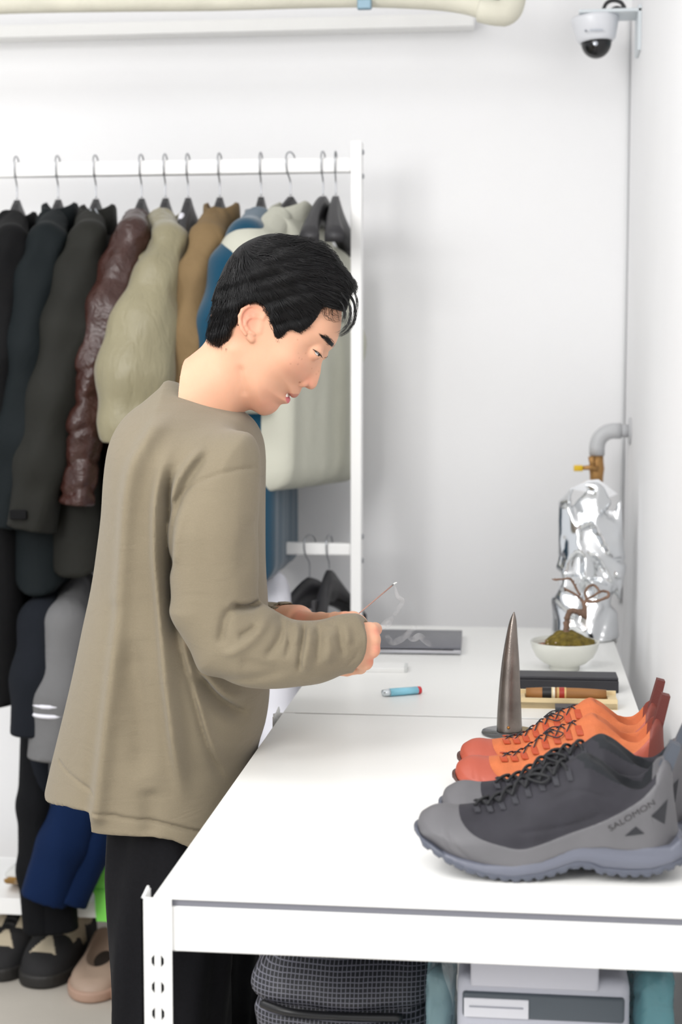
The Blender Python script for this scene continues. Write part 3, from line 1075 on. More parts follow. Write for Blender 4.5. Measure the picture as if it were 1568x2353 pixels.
for (a_, b_, u_, v_) in DIRS:
    w_ = 1 / ((_gx - a_) ** 2 + (_gy - b_) ** 2 + 150) ** 1.5
    _num += w_[..., None] * np.array([u_, v_])
HDIR = _num / np.linalg.norm(_num, axis=2)[..., None]
def cell(p):
    return min(max(int((p[0] - 440) / 2), 0), _gx.shape[0] - 1), min(max(int((p[1] - 510) / 2), 0), _gx.shape[1] - 1)
cl = []
while len(cl) < 600:
    p = np.array([R0.uniform(466, 815), R0.uniform(538, 780)]) if len(cl) < 420 else np.array([R0.uniform(475, 640), R0.uniform(538, 670)])
    if HSD[cell(p)] < -3:
        cl.append(p)
for p in cl:
    L = R0.uniform(45, 100)
    lift = R0.uniform(.0004, .0035)
    curl = R0.normal() * .006
    bend = R0.normal(size=2) * .10
    for k in range(7):
        q = p + R0.normal(size=2) * 3.2
        pts = []
        last = None
        li = lift + R0.uniform(-.0003, .0006)
        nst = 9
        vel = None
        for s in range(nst):
            t = s / (nst - 1)
            w = on_hair(q[0], q[1], li * math.sin(math.pi * min(1, t * .75 + .1)) + .0002 + .0006 * t)
            dv = HDIR[cell(q)] + bend * t
            ca, sa = math.cos(curl * s * 8), math.sin(curl * s * 8)
            dv = np.array([dv[0] * ca - dv[1] * sa, dv[0] * sa + dv[1] * ca])
            if w is None:
                if last is None: break
                w = UY(q[0], q[1], last[1] + .0005)
            pts.append(w); last = w
            q = q + dv * L / nst + R0.normal(size=2) * .35
            oo = HSD[cell(q)]
            if oo > 5.0: break
        if len(pts) >= 4:
            hp.append(pts); hr.append(R0.uniform(.00022, .00042))
# fringe lock hanging over the forehead and loose wisps at the front
def wisp(ctrl, Yo, n, spread, r, jit=3.0):
    for i in range(n):
        off = R0.normal(size=2) * spread
        y = HY + R0.normal() * .02 + Yo
        P = spline([(c[0] + off[0] * (j / len(ctrl)) * 1.2 + R0.normal() * jit * .3, c[1] + off[1] * .6 + R0.normal() * jit * .3) for j, c in enumerate(ctrl)], 4)
        hp.append([UY(p[0], p[1], y - .01 * k / len(P)) for k, p in enumerate(P)]); hr.append(r * R0.uniform(.7, 1.2))
wisp([(790, 665), (808, 685), (816, 708), (813, 738), (798, 760), (780, 772)], 0.0, 34, 3.0, .00032)
wisp([(784, 672), (800, 694), (806, 715), (802, 742), (790, 758), (778, 768)], -.005, 26, 3.0, .0003)
wisp([(795, 650), (813, 668), (821, 695), (818, 725), (806, 750)], .01, 14, 3.0, .00025)
wisp([(780, 690), (790, 705), (793, 725), (789, 745)], -.01, 26, 3.5, .0003)
for i in range(16):
    a0 = R0.uniform(735, 775); b0 = R0.uniform(698, 712)
    c1 = [(a0, b0), (a0 + R0.uniform(-8, 4), b0 + R0.uniform(8, 16)), (a0 + R0.uniform(0, 14), b0 + R0.uniform(18, 30)), (a0 + R0.uniform(14, 28), b0 + R0.uniform(14, 30))]
    P = spline(c1, 5)
    pts = []
    for k, p in enumerate(P):
        w = on_skin(p[0], p[1], .002 + .002 * math.sin(k))
        if w is None: w = UY(p[0], p[1], HY - .02)
        pts.append(w)
    hp.append(pts); hr.append(.00024)
# soft tufts breaking up the outline along the top and front
top = spline(SIL[8:23], 6)
for i in range(520):
    k = R0.randint(2, len(top) - 8)
    y = HY + R0.normal() * .03
    ln = R0.randint(4, 8)
    hgt = R0.uniform(.5, 9.0) * (1.0 if k > 22 else .4)
    P = []
    for j in range(ln + 1):
        c = top[min(k + j, len(top) - 1)]
        c0, c1 = top[max(k + j - 1, 0)], top[min(k + j + 1, len(top) - 1)]
        t = np.array(c1) - np.array(c0); t = t / (np.linalg.norm(t) + 1e-9)
        nrm_ = np.array([t[1], -t[0]])
        u = j / ln
        P.append(np.array(c) + nrm_ * (hgt * math.sin(math.pi * min(1, u * .9)) - 2.5 * (1 - u)) + R0.normal(size=2) * .3)
    hp.append([UY(p[0], p[1], y) for p in spline(P, 2)]); hr.append(R0.uniform(.00018, .0003))
# nape, sideburn and temple ends
for (a0, b0, a1, b1, dx, dy, n) in ((470, 770, 528, 782, -2, 22, 120), (634, 760, 648, 765, 3, 22, 90), (655, 750, 725, 715, 10, 22, 160), (606, 705, 632, 760, 6, 10, 60), (545, 735, 525, 785, -3, 12, 60)):
    for i in range(n):
        t = R0.rand()
        p = np.array([a0 + (a1 - a0) * t, b0 + (b1 - b0) * t]) + R0.normal(size=2) * 2.5
        pts = []
        e = np.array([dx, dy]) * R0.uniform(.5, 1.1) + R0.normal(size=2) * 2
        for u in (0, .35, .7, 1):
            q = p + e * u
            w = on_hair(q[0], q[1], .0008)
            if w is None: w = on_skin(q[0], q[1], .0030 - .0018 * u)
            if w is None: break
            pts.append(w)
        if len(pts) == 4:
            hp.append(pts); hr.append(.0003)
V, F = strands(hp, hr)
hs = obj('hair_strands', mesh_np('hair_strands', V, F), M_HAIR, hair, True)
hs['kind'] = 'stuff'

# ---- shirt
YT = HY - 0.045
TORSO = [(372, 874), (352, 892), (318, 922), (282, 950), (256, 985), (240, 1030), (232, 1100), (227, 1180), (216, 1260), (202, 1350), (183, 1440), (162, 1540),
         (143, 1620), (123, 1700), (106, 1770), (94, 1830), (86, 1900), (82, 2000),
         (566, 2010), (567, 1900), (570, 1800), (577, 1740), (592, 1690), (600, 1640), (602, 1585), (600, 1480), (598, 1400), (594, 1330), (591, 1240), (588, 1110), (587, 1060),
         (582, 1015), (568, 976), (545, 946), (500, 925), (430, 895)]
gs = Grid(UY(75, 1960, HY) - np.array([.01, .285, .0]), UY(850, 850, HY) + np.array([.015, .265, 0.01]), 0.0027)
X, Z, qx, qy = pix_fields(gs, YT)
_, _, nx_, ny_ = pix_fields(gs, HY - 0.185)
WT = idw(qx, qy, [(370, 876, .070), (440, 890, .080), (540, 940, .060), (320, 925, .115), (430, 945, .160), (280, 960, .13), (520, 990, .175), (560, 1000, .170), (560, 965, .135), (530, 950, .115), (400, 1040, .205), (480, 1080, .205),
                  (250, 1060, .165), (590, 1060, .175), (400, 1250, .205), (250, 1300, .17), (590, 1300, .14), (400, 1500, .20), (380, 1700, .205), (200, 1700, .165), (350, 1900, .215), (180, 1850, .17), (570, 1700, .14), (560, 1560, .15)], soft=30)
sdT = poly_sd(X, Z, plane_poly(spline(TORSO, 3, True), YT))
RT = idw(qx, qy, [(370, 900, .10), (250, 1100, .115), (200, 1600, .115), (150, 1900, .10), (400, 1200, .11), (600, 1050, .07), (600, 1150, .085), (605, 1300, .08), (600, 1600, .055), (575, 1800, .045), (565, 1950, .045), (350, 1800, .10)])
FT = inflate(gs, sdT, WT, RT, HY)
fold = (gfold(nx_, ny_, [(352, 985), (318, 1060), (300, 1150), (280, 1350), (255, 1600), (228, 1860)], -.011, 24, False)
        + gfold(nx_, ny_, [(420, 1000), (392, 1050), (380, 1110), (374, 1200), (374, 1320), (385, 1480), (402, 1640), (425, 1860)], -.012, 16)
        + gfold(nx_, ny_, [(405, 1060), (396, 1130), (392, 1200), (390, 1300), (396, 1420), (410, 1500)], .020, 11)
        + gfold(nx_, ny_, [(398, 1400), (415, 1490), (440, 1600), (462, 1700), (485, 1790), (512, 1865)], .0035, 7.5)
        + gfold(nx_, ny_, [(405, 1420), (425, 1500), (452, 1610), (474, 1710), (500, 1800)], -.0035, 10)
        + gfold(nx_, ny_, [(478, 1020), (448, 1060), (420, 1110), (402, 1170)], -.009, 12)
        + gfold(nx_, ny_, [(500, 1030), (462, 1075), (436, 1120), (410, 1180)], .008, 11)
        + gfold(nx_, ny_, [(440, 1545), (475, 1610), (515, 1660), (550, 1682)], .012, 13)
        + gfold(nx_, ny_, [(455, 1535), (500, 1600), (545, 1640)], -.005, 13)
        + gfold(nx_, ny_, [(606, 1600), (575, 1650), (568, 1690), (582, 1720)], .006, 9)
        + gfold(nx_, ny_, [(588, 1660), (592, 1710), (570, 1770), (550, 1820)], .006, 7)
        + gfold(nx_, ny_, [(300, 1450), (320, 1600), (330, 1800)], .006, 30)
        + gfold(nx_, ny_, [(260, 1400), (240, 1600), (205, 1850)], .004, 20, False)
        + gfold(nx_, ny_, [(350, 1800), (352, 1920)], .003, 22)
        + gfold(nx_, ny_, [(365, 884), (420, 887), (470, 906), (515, 936), (545, 957)], .0018, 4.0, False))
# hem: seam groove and thin cut
HEMB = [(90, 1812), (121, 1826.6), (170, 1838), (221, 1857)]
HEMF = [(221, 1899), (238, 1904), (300, 1911), (358, 1918), (400, 1928), (430, 1942), (480, 1962), (600, 2000)]
fold = fold + gfold(nx_, ny_, [(100, 1782), (127, 1791), (170, 1803), (220, 1820)], .0024, 4.0, False)
fold = fold + gfold(nx_, ny_, [(227, 1859), (290, 1870), (358, 1881), (400, 1892), (446, 1912), (500, 1935)], .0024, 4.0, False)
FT = FT + fold[:, None, :].astype(np.float32) * np.clip((HY - 0.02 - gs.y) / 0.09, 0, 1)
# far side gets its own plain drape
FT = FT + (0.004 * np.sin(38 * gs.x + 6 * gs.z) * np.clip((gs.y - HY - .02) / .09, 0, 1)).astype(np.float32)
HB3 = [UY(p[0], p[1], y) for p, y in zip(HEMB, (2.22, 2.20, 2.13, 2.085))]
HF3 = [UY(p[0], p[1], y) for p, y in zip(HEMF, (2.085, 2.08, 2.065, 2.06, 2.06, 2.065, 2.09, 2.2))]
XST = HF3[0][0]
zhb = np.interp(X, [p[0] for p in HB3], [p[2] for p in HB3]); zhf = np.interp(X, [p[0] for p in HF3], [p[2] for p in HF3])
cutz = np.where(X < XST, zhb, zhf) - Z
FT = smax(FT, cutz[:, None, :].astype(np.float32) * np.ones_like(gs.y), 0.003)
# near sleeve
def ysl(px):
    return float(np.interp(px, [380, 560, 700, 840], [2.062, 2.062, 2.085, 2.118]))
SLV = [(500, 1005), (555, 996), (582, 1030), (592, 1090), (592, 1200), (594, 1300), (592, 1362), (600, 1384), (618, 1396), (645, 1412), (672, 1424), (705, 1427), (740, 1424), (775, 1414),
       (800, 1410), (840, 1412), (880, 1430), (890, 1480), (880, 1530), (850, 1545), (815, 1545), (788, 1550), (765, 1560), (735, 1570), (690, 1576),
       (640, 1581), (590, 1580), (545, 1571), (500, 1556), (466, 1543), (452, 1522), (440, 1492), (420, 1458), (402, 1430), (392, 1402), (396, 1370), (393, 1320), (389, 1250),
       (392, 1200), (402, 1160), (420, 1110), (440, 1060)]
slv = [(p[0], p[1], ysl(p[0])) for p in SLV]
poly = plane_poly(spline(slv, 3, True), 0)
g_s = gs
X2, Z2, ax_, ay_ = pix_fields(g_s, 2.055)
xsA = np.array([UY(p, 1450, ysl(p))[0] for p in (380, 480, 560, 640, 700, 770, 840)])
ysA = np.array([ysl(p) for p in (380, 480, 560, 640, 700, 770, 840)])
YC = np.interp(X2.ravel(), xsA, ysA).reshape(X2.shape)
tz_ = np.clip((Z2 - 1.09) / 0.16, 0, 1)
YC = YC + 0.045 * tz_ * tz_ * (3 - 2 * tz_)
sdS = poly_sd(X2, Z2, poly)
WS = idw(ax_, ay_, [(500, 1050, .06), (490, 1200, .060), (480, 1350, .060), (470, 1450, .060), (560, 1480, .058), (640, 1500, .054), (720, 1500, .049), (800, 1480, .043), (830, 1480, .041)], soft=30)
FS = inflate(g_s, sdS, WS, 0.052, YC)
sf = (gfold(ax_, ay_, [(596, 1382), (582, 1392), (560, 1390), (540, 1380)], .016, 8, True)
      + gfold(ax_, ay_, [(548, 1382), (532, 1410), (526, 1440), (522, 1470)], .007, 10)
      + gfold(ax_, ay_, [(604, 1398), (614, 1425), (596, 1455), (560, 1480), (520, 1492)], -.005, 11)
      + gfold(ax_, ay_, [(598, 1425), (586, 1440), (560, 1452)], .005, 8)
      + gfold(ax_, ay_, [(632, 1408), (650, 1440), (640, 1475), (615, 1505)], .007, 9)
      + gfold(ax_, ay_, [(645, 1415), (660, 1445), (664, 1480)], -.004, 8)
      + gfold(ax_, ay_, [(655, 1418), (664, 1448), (668, 1482), (660, 1510)], .005, 5)
      + gfold(ax_, ay_, [(672, 1424), (684, 1450), (682, 1480)], -.004, 7)
      + gfold(ax_, ay_, [(692, 1428), (698, 1460), (695, 1500), (690, 1545)], .008, 6, True)
      + gfold(ax_, ay_, [(706, 1430), (712, 1470), (706, 1510), (704, 1550)], -.006, 11)
      + gfold(ax_, ay_, [(725, 1428), (732, 1460), (732, 1500), (728, 1530)], .006, 8)
      + gfold(ax_, ay_, [(737, 1432), (752, 1434), (762, 1442)], .010, 6)
      + gfold(ax_, ay_, [(752, 1450), (758, 1490), (752, 1530)], -.006, 12)
      + gfold(ax_, ay_, [(772, 1424), (778, 1460), (784, 1495), (792, 1515)], .0075, 6)
      + gfold(ax_, ay_, [(788, 1426), (797, 1460), (800, 1490)], -.0045, 9)
      + gfold(ax_, ay_, [(806, 1440), (813, 1470), (812, 1500)], .004, 6)
      + gfold(ax_, ay_, [(820, 1505), (806, 1525), (786, 1542)], .003, 3)
      + gfold(ax_, ay_, [(818, 1443), (823, 1470), (821, 1500), (806, 1530)], .0022, 2.6)
      + gfold(ax_, ay_, [(480, 1545), (540, 1552), (610, 1545), (680, 1530)], .004, 12)
      + gfold(ax_, ay_, [(560, 1500), (610, 1520), (660, 1525)], .004, 14)
      + gfold(ax_, ay_, [(430, 1130), (410, 1190), (402, 1260), (396, 1330)], .006, 9)
      + gfold(ax_, ay_, [(445, 1150), (425, 1220), (418, 1300)], -.003, 12)
      + gfold(ax_, ay_, [(590, 1180), (570, 1260), (565, 1330)], .003, 16)
      + gfold(ax_, ay_, [(388, 1197), (405, 1155), (440, 1119), (490, 1094), (545, 1079), (597, 1076)], .0028, 5.0, False))
FS = FS + sf[:, None, :].astype(np.float32) * np.clip((2.085 - g_s.y) / 0.02, 0, 1)
# hollow cuff
c0 = P3(800, 1481, 2.108); c1 = P3(880, 1479, 2.130)
FS = smax(FS, -capsule(g_s, c0, c1, .026, .034), .002)
dC, tC, sC = line_d(ax_, ay_, spline([(768, 1396), (790, 1413), (812, 1427), (829, 1448), (838, 1475), (837, 1502), (828, 1528), (812, 1548), (800, 1566)], 6))
cutc = np.where(ax_ < 740, -.05, np.where(sC > 0, -1, 1) * dC * 2.1 / FPX)
FS = smax(FS, cutc[:, None, :].astype(np.float32) * np.ones_like(g_s.y), .0015)
# far sleeve
gf = Grid(UY(430, 1560, 2.45) - np.array([.0, .10, .03]), UY(690, 990, 2.45) + np.array([.0, .10, .03]), 0.006)
FF = chain(gf, [P3(490, 1030, 2.40), P3(495, 1250, 2.44), P3(505, 1440, 2.455)], [.07, .062, .058], .03)
FF = smin(FF, chain(gf, [P3(505, 1440, 2.455), P3(560, 1455, 2.43), P3(655, 1432, 2.372)], [.058, .05, .034], .02), .03)
FF = smax(FF, -capsule(gf, P3(630, 1430, 2.385), P3(672, 1430, 2.36), .026, .029), .002)
FV, FQ2 = gf.mesh(FF)
tk_ = np.clip((gs.z - 1.02) / 0.16, 0, 1)
KB = (0.006 + 0.034 * tk_ * tk_ * (3 - 2 * tk_)).astype(np.float32)
FTS = smin(FT, FS, KB)
AV, AQ = gs.mesh(FTS)
ac = AV[AQ].mean(1)
ii = np.clip(((ac - gs.lo) / gs.h).astype(int), 0, np.array(gs.shape) - 1)
is_sl = FS[ii[:, 0], ii[:, 1], ii[:, 2]] < FT[ii[:, 0], ii[:, 1], ii[:, 2]]
sxp, syp = proj(ac)
seam_y = np.interp(sxp, [380, 388, 405, 440, 490, 545, 597, 650], [1215, 1197, 1155, 1119, 1094, 1079, 1076, 1076])
is_sl = np.where(syp < seam_y, False, is_sl | ((syp < seam_y + 140) & (sxp > 400) & (sxp < 594) & (ac[:, 1] < HY - .1)))
def pick(V, Q, m_):
    q = Q[m_]
    ids, inv = np.unique(q, return_inverse=True)
    return V[ids], inv.reshape(q.shape)
torso = obj('shirt', mesh_np('shirt', *pick(AV, AQ, ~is_sl)), M_SHIRT, person, True)
s1 = obj('sleeve', mesh_np('sleeve', *pick(AV, AQ, is_sl)), M_SHIRT, torso, True)
s2 = obj('sleeve', mesh_np('sleeve', FV, FQ2), M_SHIRT, torso, True)

# ---- trousers and shoes
gt = Grid((-.66, 1.98, .03), (-.36, 2.52, .90), 0.008)
def leg(g, yc, pts):
    zs = [p[0] for p in pts]
    x0 = np.interp(g.z.ravel(), zs, [p[1] for p in pts])[None, None, :]
    x1 = np.interp(g.z.ravel(), zs, [p[2] for p in pts])[None, None, :]
    wy = np.interp(g.z.ravel(), zs, [p[3] for p in pts])[None, None, :]
    cx, rx = (x0 + x1) / 2, (x1 - x0) / 2
    yy = yc + 0.0 * g.z
    q = np.sqrt(((g.x - cx) / rx) ** 2 + ((g.y - yy) / wy) ** 2)
    f = (q - 1) * 0.09
    ang = np.arctan2(g.y - yy, g.x - cx)
    f = f + 0.004 * np.sin(ang * 5 + 9 * g.z) + 0.003 * np.sin(ang * 9 - 14 * g.z)
    return f
FTr = smin(leg(gt, 2.155, [(0.05, -.586, -.415, .085), (.35, -.580, -.412, .092), (.60, -.580, -.402, .094), (.90, -.57, -.41, .06)]),
           leg(gt, 2.345, [(0.05, -.585, -.405, .085), (.35, -.575, -.402, .092), (.60, -.575, -.396, .094), (.90, -.57, -.41, .06)]), 0.02)
FTr = np.maximum(FTr, np.maximum(.045 - gt.z, gt.z - .715))
V, Q = gt.mesh(FTr)
obj('trousers', mesh_np('trousers', V, Q), M_TROUSER, person, True)
for yy in (2.155, 2.345):
    gg = Grid((-.58, yy - .06, -.004), (-.27, yy + .06, .10), 0.006)
    f = chain(gg, [(-.53, yy, .045), (-.44, yy, .045), (-.325, yy, .035)], [.044, .045, .038], .02)
    f = np.maximum(f, .002 - gg.z)
    V, Q = gg.mesh(f)
    obj('shoe', mesh_np('shoe', V, Q), mat('black_shoe_leather', '#141416', 0.5), person, True)
# ------------------------------------------------------------------ sneakers on the near workbench
SY = 1.696                                            # centre plane of the nearest shoe
NS = SY - 0.045                                       # its near flank
S0 = UY(958, 1924, SY - .02)                          # toe tip, gives the origin of the local frame
SO = np.array([S0[0], SY, TZ])
SH_TOP = [(958, 1924, SY - .02), (959, 1900, SY - .015), (965, 1880, SY - .01), (978, 1865, SY), (998, 1855, SY), (1022, 1853, SY), (1050, 1857, SY), (1092, 1853, SY), (1135, 1846, SY),
          (1164, 1830, SY), (1196, 1806, SY), (1228, 1787, SY), (1268, 1770, SY), (1300, 1760, SY), (1324, 1749, SY - .01), (1345, 1746, SY - .02),
          (1372, 1757, NS + .01), (1400, 1776, NS + .01), (1428, 1794, NS + .01), (1452, 1799, NS + .01), (1478, 1787, NS + .012), (1496, 1764, NS + .02), (1512, 1746, SY - .01), (1530, 1743, SY), (1544, 1757, SY),
          (1546, 1782, SY), (1548, 1825, SY), (1556, 1885, SY), (1560, 1930, SY), (1560, 1990, SY - .01), (1480, 2040, NS), (1200, 2060, NS), (1050, 2010, NS), (985, 1960, NS + .01)]
MID_TOP = [(962, 1935, NS + .02), (985, 1955, NS + .01), (1020, 1968, NS), (1060, 1979, NS), (1112, 1989, NS), (1180, 1989, NS), (1240, 1976, NS), (1300, 1955, NS), (1340, 1946, NS), (1392, 1944, NS), (1460, 1953, NS), (1512, 1958, NS), (1541, 1952, NS + .01), (1562, 1925, SY - .02)]
BOT = [(958, 1926, SY - .02), (968, 1950, NS + .015), (992, 1970, NS), (1028, 1991, NS), (1072, 2009, NS), (1120, 2021, NS), (1180, 2030, NS), (1240, 2027, NS), (1280, 2019, NS), (1324, 2005, NS), (1356, 2008, NS), (1385, 2021, NS), (1440, 2026, NS), (1500, 2024, NS), (1541, 2012, NS), (1566, 1990, NS + .02)]
def loc2(pts):
    return [(q[0] - SO[0], q[1] - SO[2]) for q in plane_poly(pts, 0)]
def fr(py_off, line):
    return [(p[0], p[1] + py_off, p[2]) for p in line]
bot_l = loc2(BOT)
zmin = min(p[1] for p in bot_l)
def lift(l):
    return [(p[0], p[1] - zmin) for p in l]
SHL = max(p[0] for p in loc2(SH_TOP))
PLAN = [(-.002, 0), (.003, -.020), (.016, -.037), (.045, -.047), (.085, -.0515), (.120, -.050), (.160, -.043), (.205, -.040), (.250, -.041), (.282, -.034), (SHL - .002, -.018), (SHL + .003, 0)]
PLAN = PLAN + [(p[0], -p[1]) for p in PLAN[-2:0:-1]]
gsh = Grid((-.012, -.066, -.008), (SHL + .014, .066, .175), 0.0021)
Xs = gsh.x[:, 0, :].astype(float) + 0 * gsh.z[:, 0, :]; Zs = gsh.z[:, 0, :].astype(float) + 0 * gsh.x[:, 0, :]
Xp = gsh.x[:, :, 0].astype(float) + 0 * gsh.y[:, :, 0]; Yp = gsh.y[:, :, 0].astype(float) + 0 * gsh.x[:, :, 0]
sd_plan = poly_sd(Xp, Yp, spline(PLAN, 3, True))[:, :, None].astype(np.float32)
# reference pixel of each side-view location (near flank), to place traced features
def ref_px(u, w, dy=-.03):
    P = np.stack([u + SO[0], np.full_like(u, SO[1] + dy), w + zmin + SO[2]], -1) - _c
    k = P @ _f
    return 784 + FPX * (P @ _r) / k, 1176.5 - FPX * (P @ _u) / k
bx_, by_ = ref_px(Xs, Zs)
top_l = lift(loc2(SH_TOP)); mid_l = lift(loc2(MID_TOP)); bot_l = lift(bot_l)
Wsh = idw(bx_, by_, [(975, 1900, .036), (1010, 1862, .026), (1060, 1900, .046), (1100, 1980, .0505), (1200, 1985, .0505), (1320, 1950, .042), (1480, 1950, .0395), (1545, 1950, .032), (1150, 1858, .032),
                     (1250, 1790, .025), (1340, 1720, .029), (1420, 1780, .035), (1520, 1725, .028), (1250, 1900, .045), (1150, 1920, .0475), (1400, 1870, .041), (1500, 1860, .0365)])
sd_u = poly_sd(Xs, Zs, spline(top_l, 3, True))
rand_line = [(1040, 1846), (1052, 1872), (1060, 1892), (1100, 1920), (1164, 1940), (1200, 1945), (1240, 1936), (1300, 1916), (1380, 1888), (1460, 1848), (1500, 1816), (1528, 1790), (1560, 1780)]
def rand_side(px, py):
    """+ below the line (rubber rand), - above (fabric upper)"""
    yl = np.interp(px, [p[0] for p in rand_line], [p[1] for p in rand_line])
    v = py - yl
    return np.where(px < 1040, 30, v)
rs = rand_side(bx_, by_)
Wsh = Wsh + 0.0016 * np.clip(rs / 3 + .5, 0, 1)
# quilted relief: flank panel lines, collar padding
Wsh = Wsh - gfold(bx_, by_, [(1310, 1768), (1352, 1770), (1400, 1800), (1432, 1812), (1470, 1795), (1495, 1760)], .0030, 5)
Wsh = Wsh + gfold(bx_, by_, [(1330, 1745), (1372, 1752), (1420, 1785), (1450, 1793), (1480, 1775)], .0030, 10)
Wsh = Wsh - gfold(bx_, by_, [(1160, 1912), (1250, 1905), (1330, 1890), (1400, 1862)], .0016, 4)
Wsh = Wsh - gfold(bx_, by_, [(1260, 1850), (1320, 1822), (1380, 1830), (1420, 1850)], .0013, 5)
Wsh = Wsh - gfold(bx_, by_, [(1030, 1905), (1050, 1940), (1085, 1972)], .0022, 4) - gfold(bx_, by_, [(1010, 1890), (1020, 1930), (1045, 1962)], .0014, 4)
FU = inflate(gsh, sd_u, Wsh, 0.034, 0.0)
FU = smax(FU, -(poly_sd(Xs, Zs, [(p[0], p[1]) for p in mid_l] + [(SHL + .05, mid_l[-1][1]), (SHL + .05, -.1), (-.05, -.1), (-.05, mid_l[0][1])]))[:, None, :].astype(np.float32) * -1 * -1 - .003, .002) if False else FU
mzz = np.interp(Xs, [p[0] for p in mid_l], [p[1] for p in mid_l])
FU = smax(FU, (mzz - .006 - Zs)[:, None, :].astype(np.float32), .002)
# foot opening
op = lift(loc2([(1338, 1640, SY), (1352, 1738, SY), (1380, 1762, SY), (1410, 1795, SY), (1440, 1830, SY), (1490, 1835, SY), (1516, 1790, SY), (1524, 1740, SY), (1530, 1640, SY)]))
FO = inflate(gsh, poly_sd(Xs, Zs, spline(op, 3, True)), np.full_like(Xs, .0265), 0.020, 0.0)
FU = smax(FU, -FO, .004)
UV_, UQ_ = gsh.mesh(FU)
# midsole and outsole
bz = np.interp(Xs, [p[0] for p in bot_l], [p[1] for p in bot_l])
def band(lo, hi, grow, k=.004):
    f = np.maximum(lo - Zs, Zs - hi)[:, None, :].astype(np.float32)
    return smax(f, sd_plan - grow, k)
rnd_t = 0.006
FM = band(bz + .007, mzz + .0005, .0015, .006)
bul = 0.0022 * np.exp(-(((Zs - (bz + mzz) / 2) / .006) ** 2))
FM = FM - bul[:, None, :].astype(np.float32)
lug = 0.0015 * (np.sin(Xs * 2 * math.pi / .0125) > .55)
FOu = band(bz + lug, bz + .0095, .0028, .003)
FOu = FOu + (0.0012 * (np.sin(gsh.x * 2 * math.pi / .0125) > .55)).astype(np.float32) * np.clip(1 - np.abs(gsh.z - bz[:, None, :] - .002) / .004, 0, 1)
MV_, MQ_ = gsh.mesh(FM); OV_, OQ_ = gsh.mesh(FOu)
shbvh = BVHTree.FromPolygons([tuple(v) for v in UV_], [tuple(int(i) for i in q) for q in UQ_])

def split_mesh(V, Q, cls):
    out = {}
    for c in np.unique(cls):
        q = Q[cls == c]
        ids, inv = np.unique(q, return_inverse=True)
        out[int(c)] = (V[ids], inv.reshape(q.shape))
    return out
UP_POLY = spline([(1040, 1800), (1044, 1850), (1052, 1874), (1064, 1895), (1100, 1920), (1164, 1940), (1200, 1945), (1240, 1936), (1300, 1916), (1380, 1888), (1460, 1848), (1494, 1822), (1514, 1800)], 6)
UP_POLY = [tuple(p) for p in UP_POLY] + [(1520, 1640), (1200, 1640)]
def sd_up(px, py):
    return poly_sd(px, py, UP_POLY)
HEEL_POLY = [(1512, 1760), (1510, 1790), (1506, 1830), (1500, 1880), (1498, 1930), (1700, 1990), (1700, 1740)]
def sd_heel(px, py):
    return poly_sd(px, py, HEEL_POLY)
def snap(V, Q, fn, inside):
    """slide the vertices on the seam between two regions onto the traced seam line"""
    same = np.zeros(len(V), int); cnt = np.zeros(len(V), int)
    np.add.at(same, Q.ravel(), np.repeat(inside.astype(int), Q.shape[1])); np.add.at(cnt, Q.ravel(), 1)
    b = (same > 0) & (same < cnt)
    u, w = V[b, 0], V[b, 2]
    for _ in range(3):
        px, py = ref_px(u, w)
        d = fn(px, py); gx = (fn(px + .5, py) - fn(px - .5, py)); gy = (fn(px, py + .5) - fn(px, py - .5))
        n = np.sqrt(gx ** 2 + gy ** 2) + 1e-6
        d = np.clip(d, -5, 5)
        u = u - d * gx / n * SY / FPX; w = w + d * gy / n * SY / FPX
    V = V.copy(); V[b, 0] = u; V[b, 2] = w
    return V
cen = UV_[UQ_].mean(1)
fx, fy = ref_px(cen[:, 0], cen[:, 2])
in_up = sd_up(fx, fy) < 0
UV_ = snap(UV_, UQ_, sd_up, in_up)
cls = np.where(in_up, 1, 0)
col_l = [(1300, 1752), (1352, 1768), (1400, 1799), (1432, 1811), (1470, 1794), (1500, 1775), (1548, 1770)]
yc_ = np.interp(fx, [p[0] for p in col_l], [p[1] for p in col_l])
cls = np.where((cls == 1) & (fx > 1318) & (fy < yc_), 2, cls)
nrm_in = np.abs(cen[:, 1]) < .024
cls = np.where((cen[:, 2] > .06) & nrm_in & (fx > 1345) & (fx < 1528) & (fy > 1745), 2, cls)
in_h = sd_heel(fx, fy) < 0
UV_ = snap(UV_, UQ_, sd_heel, in_h)
cls = np.where(in_h, 3, cls)
SHP = split_mesh(UV_, UQ_, cls)

def side_hit(u, w, off):
    h = shbvh.ray_cast(Vector((u, -.2, w)), Vector((0, 1, 0)))
    return None if h[0] is None else np.array([u, h[0].y - off, w])
def top_hit(u, v, off):
    h = shbvh.ray_cast(Vector((u, v, .3)), Vector((0, 0, -1)))
    return None if h[0] is None else np.array(h[0]) + np.array(h[1]) * off
def loc_px(px, py):
    """side-view pixel -> local u, w on the near flank"""
    q = UY(px, py, SO[1] - .035)
    return q[0] - SO[0], q[2] - SO[2] - zmin

